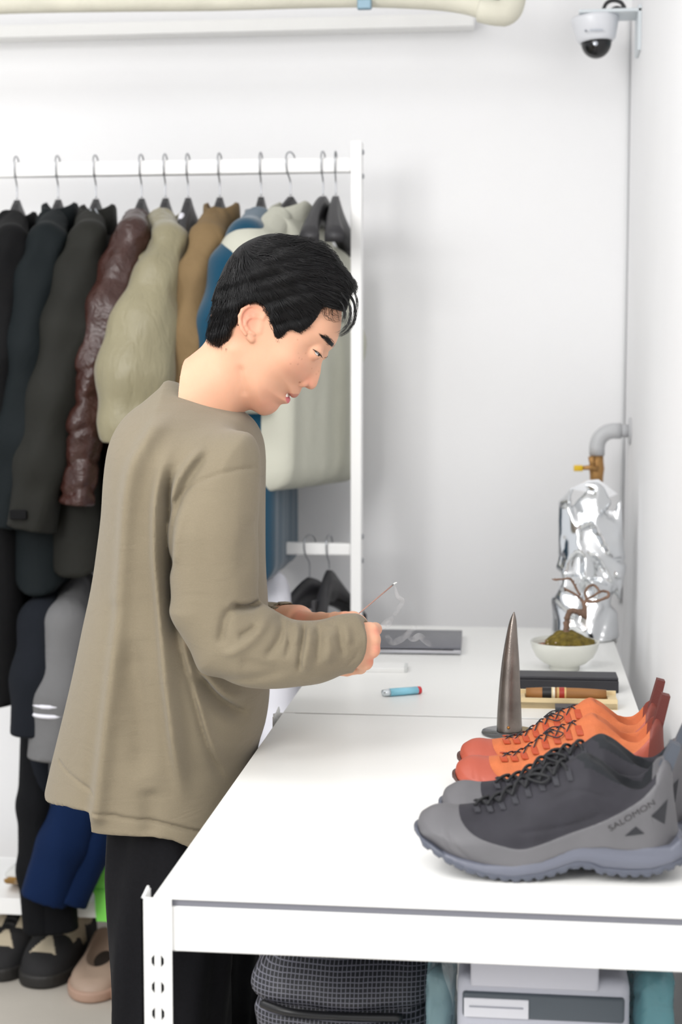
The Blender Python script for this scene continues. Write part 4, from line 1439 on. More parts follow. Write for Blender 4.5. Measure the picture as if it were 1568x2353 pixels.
def decal(polys_px, name, m, parent, off=.0007):
    for poly in polys_px:
        g = G()
        n = len(poly)
        c = np.mean(poly, axis=0)
        rings = []
        for s in (1.0, .66, .33):
            ring = []
            for i in range(n):
                for t in (0, .25, .5, .75):
                    p = np.array(poly[i]) * (1 - t) + np.array(poly[(i + 1) % n]) * t
                    p = c + (p - c) * s
                    u, w = loc_px(*p)
                    h = side_hit(u, w, off)
                    ring.append(h if h is not None else np.array([u, -.03, w]))
            rings.append(ring)
        V = sum(rings, []); k = n * 4; F = []
        for a in range(2):
            for i in range(k):
                j = (i + 1) % k
                F.append((a * k + i, a * k + j, (a + 1) * k + j, (a + 1) * k + i))
        F.append(tuple(2 * k + i for i in range(k)))
        g.add(V, F)
        g.build(name, m, parent, True)

def text_mesh(txt):
    cu = bpy.data.curves.new('txt', 'FONT')
    cu.body = txt
    cu.size = 1.0
    o = bpy.data.objects.new('txt', cu)
    COL.objects.link(o)
    dg = bpy.context.evaluated_depsgraph_get()
    me = bpy.data.meshes.new_from_object(o.evaluated_get(dg))
    bpy.data.objects.remove(o, do_unlink=True)
    return me

def sneaker(name, label, group, pal, black):
    t = thing(name, label, 'sneaker', (0, 0, 0), 0, group)
    up = obj('upper', mesh_np('upper', *SHP[1]), pal['upper'], t, True)
    obj('rand', mesh_np('rand', *SHP[0]), pal['rand'], t, True)
    if 2 in SHP:
        obj('collar', mesh_np('collar', *SHP[2]), pal['collar'], t, True)
    obj('heel_counter', mesh_np('heel_counter', *SHP[3]), pal['heel'], t, True)
    obj('midsole', mesh_np('midsole', MV_, MQ_), pal['mid'], t, True)
    obj('outsole', mesh_np('outsole', OV_, OQ_), pal['out'], t, True)
    # tongue: padded slab rising out of the throat
    u0, w0 = loc_px(1262, 1795); u1, w1 = loc_px(1340, 1762)
    tg = Grid((u0 - .02, -.04, w0 - .04), (u1 + .03, .04, w1 + .02), .0022)
    f = None
    for k in range(7):
        v = -.018 + .006 * k
        dz = -.010 * (v / .018) ** 2
        c = capsule(tg, (u0, v * .8, w0 - .012 + dz), (u1 + .004, v, w1 - .004 + dz * 1.2), .005, .0065)
        f = c if f is None else smin(f, c, .004)
    V, Q = tg.mesh(f)
    obj('tongue', mesh_np('tongue', V, Q), pal['collar'], t, True)
    # laces criss-crossing the throat
    st = [(1092, 1852), (1122, 1848), (1152, 1836), (1182, 1816), (1212, 1793), (1244, 1773), (1276, 1756), (1308, 1737)]
    us = [loc_px(*p)[0] for p in st]
    hw = [.0120, .0135, .0150, .0160, .0165, .0170, .0175, .0180]
    lr_ = .0019 if black else .0010
    def over(u, v, off):
        h = top_hit(u, v, off)
        return h
    for i in range(len(us) - 1):
        for s in (-1, 1):
            P = []
            for k in range(7):
                a_ = k / 6
                u = us[i] * (1 - a_) + us[i + 1] * a_
                v = s * hw[i] * (1 - 2 * a_)
                h = over(u, v, lr_ * (1.3 if s > 0 else 2.4))
                if h is not None: P.append(h)
            if len(P) > 3:
                G().tube(P, lr_, 6).build('lace', pal['lace'], t, True)
    for i, u in enumerate(us):
        for s in (-1, 1):
            a_ = over(u, s * hw[i] * .82, .0012); b_ = over(u + .003, s * (hw[i] + .009), .0012)
            if a_ is None or b_ is None: continue
            m_ = over(u + .0015, s * (hw[i] + .004), .0022)
            P = [a_, m_ if m_ is not None else (a_ + b_) / 2, b_]
            g = G()
            w_ = .0042 if not black else .0030
            V = []
            for p in P:
                for (du, dn) in ((-w_, 0), (w_, 0), (w_, .0016), (-w_, .0016)):
                    V.append(p + np.array([du, 0, dn]))
            F = [(0, 1, 2, 3), (8, 11, 10, 9)]
            for r_ in range(2):
                for k in range(4):
                    k2 = (k + 1) % 4
                    F.append((r_ * 4 + k, r_ * 4 + k2, r_ * 4 + 4 + k2, r_ * 4 + 4 + k))
            g.add(V, F)
            g.build('lace_loop', pal['loop'], t)
    # lace bow / toggle on the throat
    a_ = over(us[4], -.004, .004)
    if a_ is not None:
        for s in (-1, 1):
            P = spline([a_, a_ + np.array([.012, s * .010, .007]), a_ + np.array([.026, s * .016, .005]), a_ + np.array([.018, s * .020, .0]), a_ + np.array([.002, s * .006, .001])], 4)
            G().tube(P, lr_ * .9, 6).build('lace_bow', pal['lace'], t, True)
    # heel pull tab
    u, w = loc_px(1522, 1785); u2, w2 = loc_px(1551, 1715) if black else loc_px(1548, 1690)
    e = np.array([u2 - u, w2 - w]); e = e / np.linalg.norm(e); nn = np.array([e[1], -e[0]])
    L_ = .030 if black else .044
    pa = np.array([u + .006, w - .002])
    q = [pa - nn * .006, pa + nn * .007, pa + e * L_ + nn * .006, pa + e * L_ - nn * .005]
    g = G().prism([tuple(p) for p in q], -.0095, .0095)
    g.build('pull_tab', pal['tab'], t)
    if black:
        decal([[(1496.6, 1879), (1537.6, 1848.4), (1529, 1902)], [(1435, 1922), (1460.7, 1900.5), (1481, 1917.6)]], 'triangle_inlay', pal['inlay'], t)
        me = text_mesh('SALOMON')
        bx = [v.co.x for v in me.vertices]; x1 = max(bx); x0 = min(bx)
        h1 = max(v.co.y for v in me.vertices)
        A = np.array([1402., 1911.]); B = np.array([1507., 1853.]); e = B - A; L = np.linalg.norm(e); e /= L; n_ = np.array([e[1], -e[0]])
        for v in me.vertices:
            p = A + e * ((v.co.x - x0) / (x1 - x0) * L) + n_ * (v.co.y / h1 * 13.0)
            u, w = loc_px(*p)
            h = side_hit(u, w, .0006)
            v.co = Vector(h) if h is not None else Vector((u, -.04, w))
        obj('lettering', me, pal['print'], t)
    else:
        pass
    return t

BLK = dict(upper=mat('black_mesh_fabric', '#2b2a30', 0.7, spec=0.3, var=0.15, vscale=40, bump=0.0002, bscale=700), rand=mat('grey_rubber_rand', '#5e5d60', 0.6, var=0.06, vscale=25),
           collar=mat('navy_black_knit', '#171a1f', 0.85, bump=0.0002, bscale=900), mid=mat('slate_midsole', '#5f626e', 0.42, spec=0.5), out=mat('slate_outsole', '#4b4f5b', 0.4),
           lace=mat('black_cord', '#17181b', 0.7), loop=mat('black_lace_loop', '#2c2c32', 0.7), tab=mat('slate_webbing', '#4d525b', 0.8, bump=0.0002, bscale=600, kind='voronoi'),
           heel=mat('grey_rubber_rand', '#5e5d60'), inlay=mat('dark_inlay', '#1c1d23', 0.5), print=mat('dark_print', '#2c2a2b', 0.6))
ORG = dict(upper=mat('orange_mesh_fabric', '#bd683f', 0.65, spec=0.3, var=0.08, vscale=60, bump=0.0003, bscale=700, kind='voronoi'), rand=mat('rust_red_rubber', '#a64e3b', 0.5, var=0.05, vscale=20),
           collar=mat('orange_knit', '#b9633a', 0.8, bump=0.0003, bscale=800), mid=mat('rust_midsole', '#b04c36', 0.5), out=mat('dark_brown_outsole', '#4a302b', 0.5),
           lace=mat('dark_cord', '#1f2129', 0.6), loop=mat('rust_lace_loop', '#a8421f', 0.45), heel=mat('maroon_heel', '#74352b', 0.6), tab=mat('maroon_webbing', '#5e2822', 0.7, bump=0.0002, bscale=600, kind='voronoi'))
GB = 'black and grey trail sneakers'; GO_ = 'orange trail sneakers'
b1 = sneaker('sneaker', 'black and grey trail sneaker nearest the table edge, lettering and triangles on its side', GB, BLK, True)
b1.location = (SO[0], SO[1], TZ)
b2 = copy_tree(b1)
b2['label'] = 'black and grey trail sneaker standing between its twin and the orange pair'
b2.location = (SO[0] + .022, SO[1] + .104, TZ)
b2.rotation_euler = (0, 0, math.radians(-3.5))
o1 = sneaker('sneaker', 'orange trail sneaker directly behind the black pair', GO_, ORG, False)
ot = UY(1046, 1790, 1.93)
o1.location = (ot[0], 1.942, TZ); o1.scale = (.93, .93, .93)
o2 = copy_tree(o1)
o2['label'] = 'orange trail sneaker next to the upright metal horn, farther of its pair'
ot = UY(1057, 1738, 2.025)
o2.location = (ot[0], 2.037, TZ)
# ------------------------------------------------------------------ hangers and garments on the rack
M_HANG = mat('black_hanger_plastic', '#2a292c', 0.5)
def hook_pts(dz_rail, drop):
    # over the rail (square tube) and down to the hanger head, seen end-on from the side
    return [(0, .022, -.010), (0, .023, .008), (0, .016, .024), (0, 0, .030), (0, -.016, .024), (0, -.021, .008), (0, -.016, -.012), (0, -.003, -.028), (0, 0, -.04), (0, 0, drop)]
def hanger(label, X, zrail, yaw, group, half=.205, drop=-.062, clip=False, loaded=False):
    t = thing('coat_hanger', label, 'hanger', (X, BAR_Y, zrail), yaw, group)
    G().tube(spline(hook_pts(0, drop), 5), .0017, 8).build('hook', M_STEEL, t, True)
    # contoured shoulder bar, swept along local y
    V, F = [], []
    n = 17
    for i in range(n):
        s = -1 + 2 * i / (n - 1)
        a = abs(s)
        y = s * half
        zt_ = drop + .002 - (.118 if loaded else .095) * a ** (1.0 if loaded else 1.25) - .004 * (1 - a)
        hh = .050 * (1 - a) ** 2 + .020 + .004 * a
        wx = .011 + .010 * a ** 2
        cx = .018 * a ** 2
        for (dx, dz) in ((-wx, -hh), (wx, -hh), (wx * 1.0, -.35 * hh), (wx * .55, 0), (-wx * .55, 0), (-wx, -.35 * hh)):
            V.append((dx + cx, y, zt_ + dz))
    for i in range(n - 1):
        for k in range(6):
            k2 = (k + 1) % 6
            F.append((i * 6 + k, i * 6 + k2, i * 6 + 6 + k2, i * 6 + 6 + k))
    F += [tuple(range(6)), tuple(reversed(range((n - 1) * 6, n * 6)))]
    G().add(V, F).build('shoulder_bar', M_HANG, t, True)
    if clip:
        G().box((0, -.10, drop - .085), (.010, .016, .06), .002).build('clip', M_HANG, t)
        G().box((0, .10, drop - .085), (.010, .016, .06), .002).build('clip', M_HANG, t)
    return t

def to_loc(p, X, zr, yaw):
    c, s = math.cos(-yaw), math.sin(-yaw)
    dx, dy = p[0] - X, p[1] - BAR_Y
    return np.array([c * dx - s * dy, s * dx + c * dy, p[2] - zr])

def garment(name, label, cat, hx, zr, yaw, m, group, length, half=.225, thick=.055, top=-.128, slope=.075, sleeve=None, sleeve_far=True, collar=.035, quilt=0.0,
            flare=.02, seed=0, foldamp=.0022, hang=True, hem_round=0.0, mcol=None, px_y=386, neck=.075, body_quilt=True, tilt=0.0, hooky=None, hang_label=None, bdrop=0.0, sl_quilt=None):
    hp_ = UY(hx, px_y, BAR_Y)
    X = float(hp_[0])
    if hang:
        hanger(hang_label or label.replace(label.split(' ')[0], label.split(' ')[0], 1), X, zr, yaw, 'black hangers on the rack', half=.175, loaded=True)
    t = thing(name, label, cat, (X, BAR_Y, zr), yaw, group)
    g = Grid((-thick - .10, -half - .12, -length + top - .02), (thick + .12, half + .12, top + .08), .0066)
    Yp_ = g.y[0, :, :].astype(float) + 0 * g.z[0, :, :]; Zp_ = g.z[0, :, :].astype(float) + 0 * g.y[0, :, :]
    H = half
    poly = [(-neck, top + .020), (-.5 * H - .02, top - slope * .42), (-H * .96, top - slope), (-H - .005, top - slope - .05), (-H - .002, top - .25), (-H - flare * .6, top - length * .7), (-H - flare, top - length),
            (H + flare, top - length), (H + flare * .6, top - length * .7), (H + .002, top - .25), (H + .005, top - slope - .05), (H * .96, top - slope), (.5 * H + .02, top - slope * .42), (neck, top + .020)]
    sd_ = poly_sd(Yp_, Zp_, poly)
    T = thick * (0.62 + 0.38 * np.clip((top - Zp_) / .30, 0, 1))
    a = np.maximum(1 + sd_ / .05, 0)
    b = np.abs(g.x - tilt * (g.z - top)) / T[None]
    F = (np.sqrt(a[None] ** 2 + b ** 2) - 1) * .045
    F = F.astype(np.float32)
    fa = foldamp * np.clip((top - g.z) / .22, 0, 1)
    F = F + fa * (np.sin(g.y * 48 + 1.2 * np.sin(g.z * 6 + seed) + seed) + .7 * np.sin(g.y * 83 - g.z * 5 + 2 * seed))
    if quilt and body_quilt:
        F = F + .006 * (1 - np.abs(np.sin(math.pi * g.z / quilt))) ** 3
    F = smax(F, ((top - length) - g.z) * np.ones_like(F), max(hem_round, .002))
    V, Q = g.mesh(F)
    obj('body', mesh_np('body', V, Q), m, t, True)
    def mk_sleeve(pts, rad, nm='sleeve'):
        A = np.array(pts)
        gg = Grid(A.min(0) - max(rad) - .02, A.max(0) + max(rad) + .02, .0062)
        f = chain(gg, pts, rad, .03)
        zz = [p[2] for p in pts][::-1]
        ang = np.arctan2(gg.y - np.interp(gg.z.ravel(), zz, [p[1] for p in pts][::-1])[None, None, :], gg.x - np.interp(gg.z.ravel(), zz, [p[0] for p in pts][::-1])[None, None, :])
        f = f + foldamp * (np.sin(ang * 3 + gg.z * 13 + seed) + .8 * np.sin(ang * 5 - gg.z * 22 + 2 * seed))
        q = sl_quilt or quilt
        if q:
            f = f + (.009 * (1 - np.abs(np.sin(math.pi * gg.z / q + .4 * np.sin(ang * 2)))) ** 3 + .0012 * np.sin(gg.z * 260 + 9 * np.sin(ang * 3))) * np.clip((-.36 - gg.z) / .1, .12, 1)
        ax_e = (pts[-1] - pts[-2]) / np.linalg.norm(pts[-1] - pts[-2])
        f = np.maximum(f, (gg.x - pts[-1][0]) * ax_e[0] + (gg.y - pts[-1][1]) * ax_e[1] + (gg.z - pts[-1][2]) * ax_e[2])
        V, Q = gg.mesh(f)
        return obj(nm, mesh_np(nm, V, Q), m, t, True)
    if sleeve:
        pts = [to_loc(UY(p[0], p[1], p[2]), X, zr, yaw) for p in sleeve['pts']]
        nk_ = np.array([.004, -.062, top + .004])
        s1_ = mk_sleeve([nk_] + pts, [.033] + [max(sleeve['r'][0], .034)] + list(sleeve['r'][1:]))
        if sleeve_far:
            L_ = pts[0][2] - pts[-1][2]
            pf = [np.array([0, .075, top - .030]), np.array([.0, H - .02, top - slope - .03]), np.array([.01, H + .02, top - slope - .03 - L_ * .5]), np.array([.0, H + .02, top - slope - .03 - L_ * .95])]
            mk_sleeve(pf, [.026, sleeve['r'][0], sleeve['r'][len(sleeve['r']) // 2], sleeve['r'][-1]])
    if collar:
        P = []
        for k in range(25):
            an = 2 * math.pi * k / 24
            P.append((.034 * math.cos(an) + .004, .072 * math.sin(an), top + .006 + collar * .40 - .022 * abs(math.sin(an))))
        V, F = [], []
        n = len(P) - 1
        for k in range(n):
            p = np.array(P[k]); o_ = np.array([p[0], p[1], 0]); o_ = o_ / (np.linalg.norm(o_) + 1e-9)
            for (dr, dz) in ((0, -collar * .7), (.006, -collar * .4), (.004, collar * .5), (-.004, collar * .55), (-.007, collar * .3), (-.006, -collar * .7)):
                V.append(p + o_ * dr + np.array([0, 0, dz]))
        for k in range(n):
            k2 = (k + 1) % n
            for j in range(6):
                j2 = (j + 1) % 6
                F.append((k * 6 + j, k2 * 6 + j, k2 * 6 + j2, k * 6 + j2))
        G().add(V, F).build('collar', mcol or m, t, True)
    return t, X

GG = 'garments on the top rail'; GL = 'garments on the lower rail'
M_BLACKF = mat('black_cotton_shell', '#08080a', 0.8, spec=0.2, bump2=0.004, b2scale=14)
M_DTEAL = mat('dark_teal_shell', '#0a1215', 0.8, spec=0.25, bump2=0.004, b2scale=12)
M_OLIVE = mat('charcoal_olive_shell', '#1d1d19', 0.75, spec=0.25, bump2=0.004, b2scale=12, var=.1, vscale=10)
M_BROWN = mat('brown_leather_shell', '#38201b', 0.36, spec=0.5, bump2=0.005, b2scale=45, var=.15, vscale=20)
M_KHAKI = mat('khaki_satin_nylon', '#878065', 0.46, spec=0.5, sheen=.2, bump2=0.005, b2scale=40, stretch=(1, 1, .35), var=.08, vscale=9)
M_TAN = mat('tan_cotton_shell', '#7a6547', 0.8, spec=0.2, bump2=0.008, b2scale=15, var=.1, vscale=9)
M_FLEECE = mat('teal_blue_fleece', '#0a3f57', 0.95, spec=0.1, sheen=.4, bump=0.0006, bscale=400)
M_CREAM = mat('off_white_twill', '#bdbdb0', 0.85, spec=0.2, bump2=0.006, b2scale=11)
M_CHAR = mat('charcoal_jersey', '#191c22', 0.9, spec=0.15, bump2=0.005, b2scale=14)
M_GREY = mat('grey_mesh_jersey', '#6c6c6d', 0.85, spec=0.2, bump2=0.006, b2scale=13)
M_WTEE = mat('white_cotton_jersey', '#e4e4ec', 0.9, spec=0.15, bump2=0.005, b2scale=13)
M_NAVY = mat('royal_blue_twill', '#081d3f', 0.85, spec=0.15, bump2=0.003, b2scale=10)

HL = 'black hanger on the top rail carrying the '
garment('long_coat', 'long black coat at the left end of the top rail', 'coat', 38, BZ, 0.05, M_BLACKF, GG, 1.02, half=.22, thick=.05,
        sleeve=dict(pts=[(26, 560, 3.20), (6, 650, 3.17), (0, 820, 3.15), (-12, 1180, 3.15)], r=[.030, .050, .055, .045]), seed=1, hang_label=HL + 'long black coat')
garment('jacket', 'dark teal jacket with a stand collar between black coat and charcoal coat', 'jacket', 133, BZ, 0.03, M_DTEAL, GG, .78, half=.22, thick=.05, collar=.055,
        sleeve=dict(pts=[(108, 556, 3.20), (86, 650, 3.17), (72, 800, 3.14), (48, 1010, 3.13), (30, 1210, 3.14)], r=[.028, .044, .052, .048, .045]), seed=2, hang_label=HL + 'dark teal jacket')
t3, X3 = garment('coat', 'charcoal olive coat with wide sleeve and grey zip collar', 'coat', 220, BZ, 0.0, M_OLIVE, GG, .74, half=.215, thick=.055, collar=.05,
        sleeve=dict(pts=[(202, 552, 3.21), (180, 640, 3.18), (158, 760, 3.14), (128, 910, 3.12), (98, 1060, 3.11), (72, 1215, 3.11)], r=[.028, .046, .056, .056, .052, .050]), seed=3, foldamp=.002, hang_label=HL + 'charcoal olive coat')
# cuff strap and zipper teeth of the charcoal coat
q = to_loc(UY(42, 1183, 3.058), X3, BZ, 0)
G().box(tuple(q), (.036, .008, .020), .003).build('cuff_strap', M_BLACKF, t3)
for dx in (0, .012):
    P = [to_loc(UY(207 + dx * 1000, 480, 3.30), X3, BZ, 0), to_loc(UY(222 + dx * 1000, 515, 3.27), X3, BZ, 0), to_loc(UY(231 + dx * 900, 570, 3.25), X3, BZ, 0)]
    G().tube(spline(P, 5), .0022, 6).build('zipper', mat('grey_zip', '#8d9196', 0.5), t3, True)
garment('puffer_jacket', 'dark brown leather puffer jacket with quilted sleeve', 'jacket', 325, BZ, -0.02, M_BROWN, GG, .62, half=.205, thick=.045,
        sleeve=dict(pts=[(305, 545, 3.21), (276, 620, 3.18), (248, 710, 3.14), (218, 840, 3.12), (192, 980, 3.11), (178, 1160, 3.11)], r=[.026, .036, .040, .035, .036, .037]), quilt=.062, sl_quilt=.062, seed=4, hang_label=HL + 'brown puffer jacket')
garment('bomber_jacket', 'shiny khaki nylon jacket with puffed sleeve', 'jacket', 380, BZ, 0.0, M_KHAKI, GG, .60, half=.22, thick=.06,
        sleeve=dict(pts=[(392, 556, 3.21), (362, 640, 3.17), (334, 750, 3.13), (312, 860, 3.10), (302, 980, 3.10), (298, 1020, 3.10)], r=[.028, .048, .066, .074, .066, .052]), seed=5, foldamp=.002, collar=.03, hang_label=HL + 'shiny khaki jacket')
garment('jacket', 'tan cotton work jacket beside the teal blue fleece', 'jacket', 505, BZ, -0.02, M_TAN, GG, .58, half=.21, thick=.045,
        sleeve=dict(pts=[(480, 556, 3.21), (448, 640, 3.18), (430, 770, 3.15), (420, 950, 3.14)], r=[.026, .038, .042, .036]), seed=6, collar=.05, hang_label=HL + 'tan work jacket')
garment('fleece_sweater', 'teal blue fleece sweater hanging beside the off-white jacket', 'sweater', 600, BZ, 0.0, M_FLEECE, GG, .76, half=.20, thick=.055,
        sleeve=dict(pts=[(568, 545, 3.21), (530, 620, 3.18), (505, 750, 3.15), (495, 900, 3.14)], r=[.026, .042, .048, .042]), seed=7, foldamp=.0007, collar=.035, hang_label=HL + 'teal blue fleece')
garment('jacket', 'off-white cotton jacket turned towards the room at the right end of the top rail', 'jacket', 668, BZ, -0.36, M_CREAM, GG, .585, half=.190, thick=.095, slope=.06,
        sleeve=dict(pts=[(572, 590, 3.20), (560, 760, 3.18), (565, 950, 3.16)], r=[.055, .055, .05]), seed=8, foldamp=.001, collar=.05, neck=.10, hang_label=HL + 'off-white jacket', hem_round=.08)
hx = float(UY(743, 386, BAR_Y)[0])
hanger('empty black hanger on the top rail, left of the two beside the rack post', hx, BZ, -0.10, 'black hangers on the rack')
hx = float(UY(772, 386, BAR_Y)[0])
hanger('empty black hanger on the top rail closest to the rack post', hx, BZ, 0.02, 'black hangers on the rack')
# white shirt tail between khaki and tan jackets
garment('shirt', 'white shirt showing between the khaki and tan jackets', 'shirt', 432, BZ, 0.0, M_WTEE, GG, .64, half=.17, thick=.02, slope=.09, sleeve=None, collar=0, seed=9, hang_label='black hanger on the top rail carrying the white shirt', top=-.12)

LL = 'black hanger on the lower rail carrying the '
garment('t_shirt', 'charcoal short-sleeved shirt on the lower rail', 'shirt', 140, LZ, 0.05, M_CHAR, GL, .42, half=.20, thick=.04, px_y=1260, top=-.09,
        sleeve=dict(pts=[(98, 1430, 3.17), (86, 1560, 3.13), (80, 1690, 3.12)], r=[.046, .050, .052]), seed=10, collar=0, foldamp=.0009, hang_label=LL + 'charcoal shirt')
t9, X9 = garment('jersey', 'grey mesh jersey with two white stripes on its sleeve', 'shirt', 185, LZ, 0.0, M_GREY, GL, .46, half=.20, thick=.045, px_y=1260, top=-.09,
        sleeve=dict(pts=[(150, 1440, 3.16), (132, 1600, 3.12), (122, 1745, 3.11)], r=[.046, .050, .052]), seed=11, collar=0, foldamp=.0012, hang_label=LL + 'grey striped jersey')
for yy_ in (1608, 1630):
    cc_ = to_loc(UY(131 - (yy_ - 1600) * .07, yy_, 3.12), X9, LZ, 0)
    P = [cc_ + np.array([.0535 * math.cos(a_), .0535 * math.sin(a_), .004 * math.sin(a_)]) for a_ in np.linspace(0, 2 * math.pi, 25)]
    G().tube(P, .0048, 6, caps=False).build('stripe', M_WTEE, t9, True)
garment('t_shirt', 'plain white shirt hanging low behind the forearm of the person', 'shirt', 625, LZ, 0.30, M_WTEE, GL, .42, half=.19, thick=.05, px_y=1260, top=-.065,
        sleeve=None, seed=12, collar=0, foldamp=.002, hang_label=LL + 'white shirt')
hx = float(UY(712, 1260, BAR_Y)[0])
hanger('empty black hanger on the lower rail tilted towards the room', hx, LZ, -0.5, 'black hangers on the rack', half=.165)
hx = float(UY(757, 1260, BAR_Y)[0])
hanger('empty black clip hanger on the lower rail next to the rack post', hx, LZ, -0.2, 'black hangers on the rack', half=.12, clip=True, drop=-.045)

def hung_trousers(name, label, legs, m, base, hang_x=None, hang_label=None, zr=LZ, extra=None):
    if hang_x is not None:
        hxx = float(UY(hang_x, 1260, BAR_Y)[0])
        hanger(hang_label, hxx, zr, 0.0, 'black hangers on the rack', half=.17)
    t = thing(name, label, 'trousers', base, 0, GL)
    for pts, rad in legs:
        P = [UY(*p) - np.array(base) for p in pts]
        A = np.array(P)
        gg = Grid(A.min(0) - max(rad) - .02, A.max(0) + max(rad) + .02, .007)
        f = chain(gg, P, rad, .02)
        f = f + .0018 * np.sin(gg.x * 90 + gg.z * 8)
        ax_e = (P[-1] - P[-2]) / np.linalg.norm(P[-1] - P[-2])
        f = np.maximum(f, (gg.x - P[-1][0]) * ax_e[0] + (gg.y - P[-1][1]) * ax_e[1] + (gg.z - P[-1][2]) * ax_e[2])
        V, Q = gg.mesh(f)
        obj('trouser_leg', mesh_np('trouser_leg', V, Q), m, t, True)
    return t
b0 = UY(110, 1260, BAR_Y)
tb = hung_trousers('trousers', 'black trousers hanging below the charcoal shirt', [
    ([(118, 1330, 3.36), (92, 1600, 3.25), (86, 1850, 3.19), (88, 2000, 3.175), (100, 2140, 3.17)], [.03, .042, .042, .042, .042]),
    ([(135, 1330, 3.40), (120, 1600, 3.32), (118, 1850, 3.21), (125, 2000, 3.18), (135, 2140, 3.17)], [.03, .042, .042, .042, .042])],
    mat('black_twill', '#0d0e11', 0.85, spec=.15, bump2=.003, b2scale=12), (float(b0[0]), BAR_Y, 0.2), 108, LL + 'black trousers')
b0 = UY(240, 1260, BAR_Y)
hung_trousers('trousers', 'royal blue trousers hanging aslant behind the person towards the shoe shelf', [
    ([(262, 1340, 3.38), (238, 1620, 3.28), (192, 1800, 3.19), (146, 1940, 3.14), (100, 2068, 3.12)], [.03, .050, .053, .053, .052]),
    ([(285, 1340, 3.42), (275, 1640, 3.34), (240, 1800, 3.26), (200, 1940, 3.18), (152, 2076, 3.14)], [.03, .048, .050, .050, .046])],
    M_NAVY, (float(b0[0]), BAR_Y, 0.2), 262, LL + 'blue trousers')
# ------------------------------------------------------------------ shoes under the rack
def slipper(g, toe, heel, wid, hgt, hheel, open_c, open_r, ax):
    pass
def clog(label, tx, ty, ang, m, msole, group):
    """slip-on clog, toe at -y of its own frame"""
    t = thing('clog', label, 'shoe', (tx, ty, 0), ang, group)
    g = Grid((-.065, -.155, -.002), (.065, .150, .115), .0034)
    PL = [(0, -.140), (-.030, -.128), (-.050, -.095), (-.055, -.05), (-.046, .02), (-.042, .08), (-.034, .122), (0, .138), (.034, .122), (.042, .08), (.046, .02), (.055, -.05), (.050, -.095), (.030, -.128)]
    Xq = g.x[:, :, 0].astype(float) + 0 * g.y[:, :, 0]; Yq = g.y[:, :, 0].astype(float) + 0 * g.x[:, :, 0]
    sp = poly_sd(Xq, Yq, spline(PL, 3, True))
    top_ = np.interp(Yq, [-.14, -.11, -.06, -.02, .05, .10, .138], [.034, .044, .050, .052, .058, .072, .082])
    side = np.clip(-sp / .03, 0, 1)
    top_ = top_ * (.55 + .45 * np.sqrt(np.clip(1 - (1 - side) ** 2, 0, 1)))
    F = smax(sp[:, :, None].astype(np.float32) + .0 * g.z, (g.z - top_[:, :, None]).astype(np.float32), .012)
    F = smax(F, (.016 - g.z) * np.ones_like(F), .002)
    op = ellipsoid(g, (0, .028, .080), (.0375, .104, .058))
    F = smax(F, -op, .006)
    F = F - .0018 * np.exp(-((op / .005) ** 2))
    V, Q = g.mesh(F)
    obj('upper', mesh_np('upper', V, Q), m, t, True)
    Fs = smax((sp - .004)[:, :, None].astype(np.float32) + 0 * g.z, np.maximum(.001 - g.z, g.z - .024) + 0 * g.x, .006)
    V, Q = g.mesh(Fs)
    obj('sole', mesh_np('sole', V, Q), msole, t, True)
    g2_ = Grid((-.04, -.06, .018), (.04, .13, .04), .004)
    V, Q = g2_.mesh(np.maximum(ellipsoid(g2_, (0, .045, .024), (.034, .078, .009)), .019 - g2_.z))
    obj('insole', mesh_np('insole', V, Q), mat('dark_insole', '#2a221b', 0.8), t, True)
    return t
M_CLOG = mat('beige_foam', '#a08a79', 0.6, var=.05, vscale=15)
M_CLOGS = mat('beige_foam_sole', '#a78977', 0.65)
c = UZ(178, 2306, 0.0); print('clog', c)
clog('beige slip-on clog on the floor beside the black and cream shoe', float(c[0]) + .012, float(c[1]) + .14, .10, M_CLOG, M_CLOGS, 'beige clogs')
clog('beige slip-on clog half hidden behind the black trouser leg of the person', float(c[0]) + .115, float(c[1]) + .115, .08, M_CLOG, M_CLOGS, 'beige clogs')

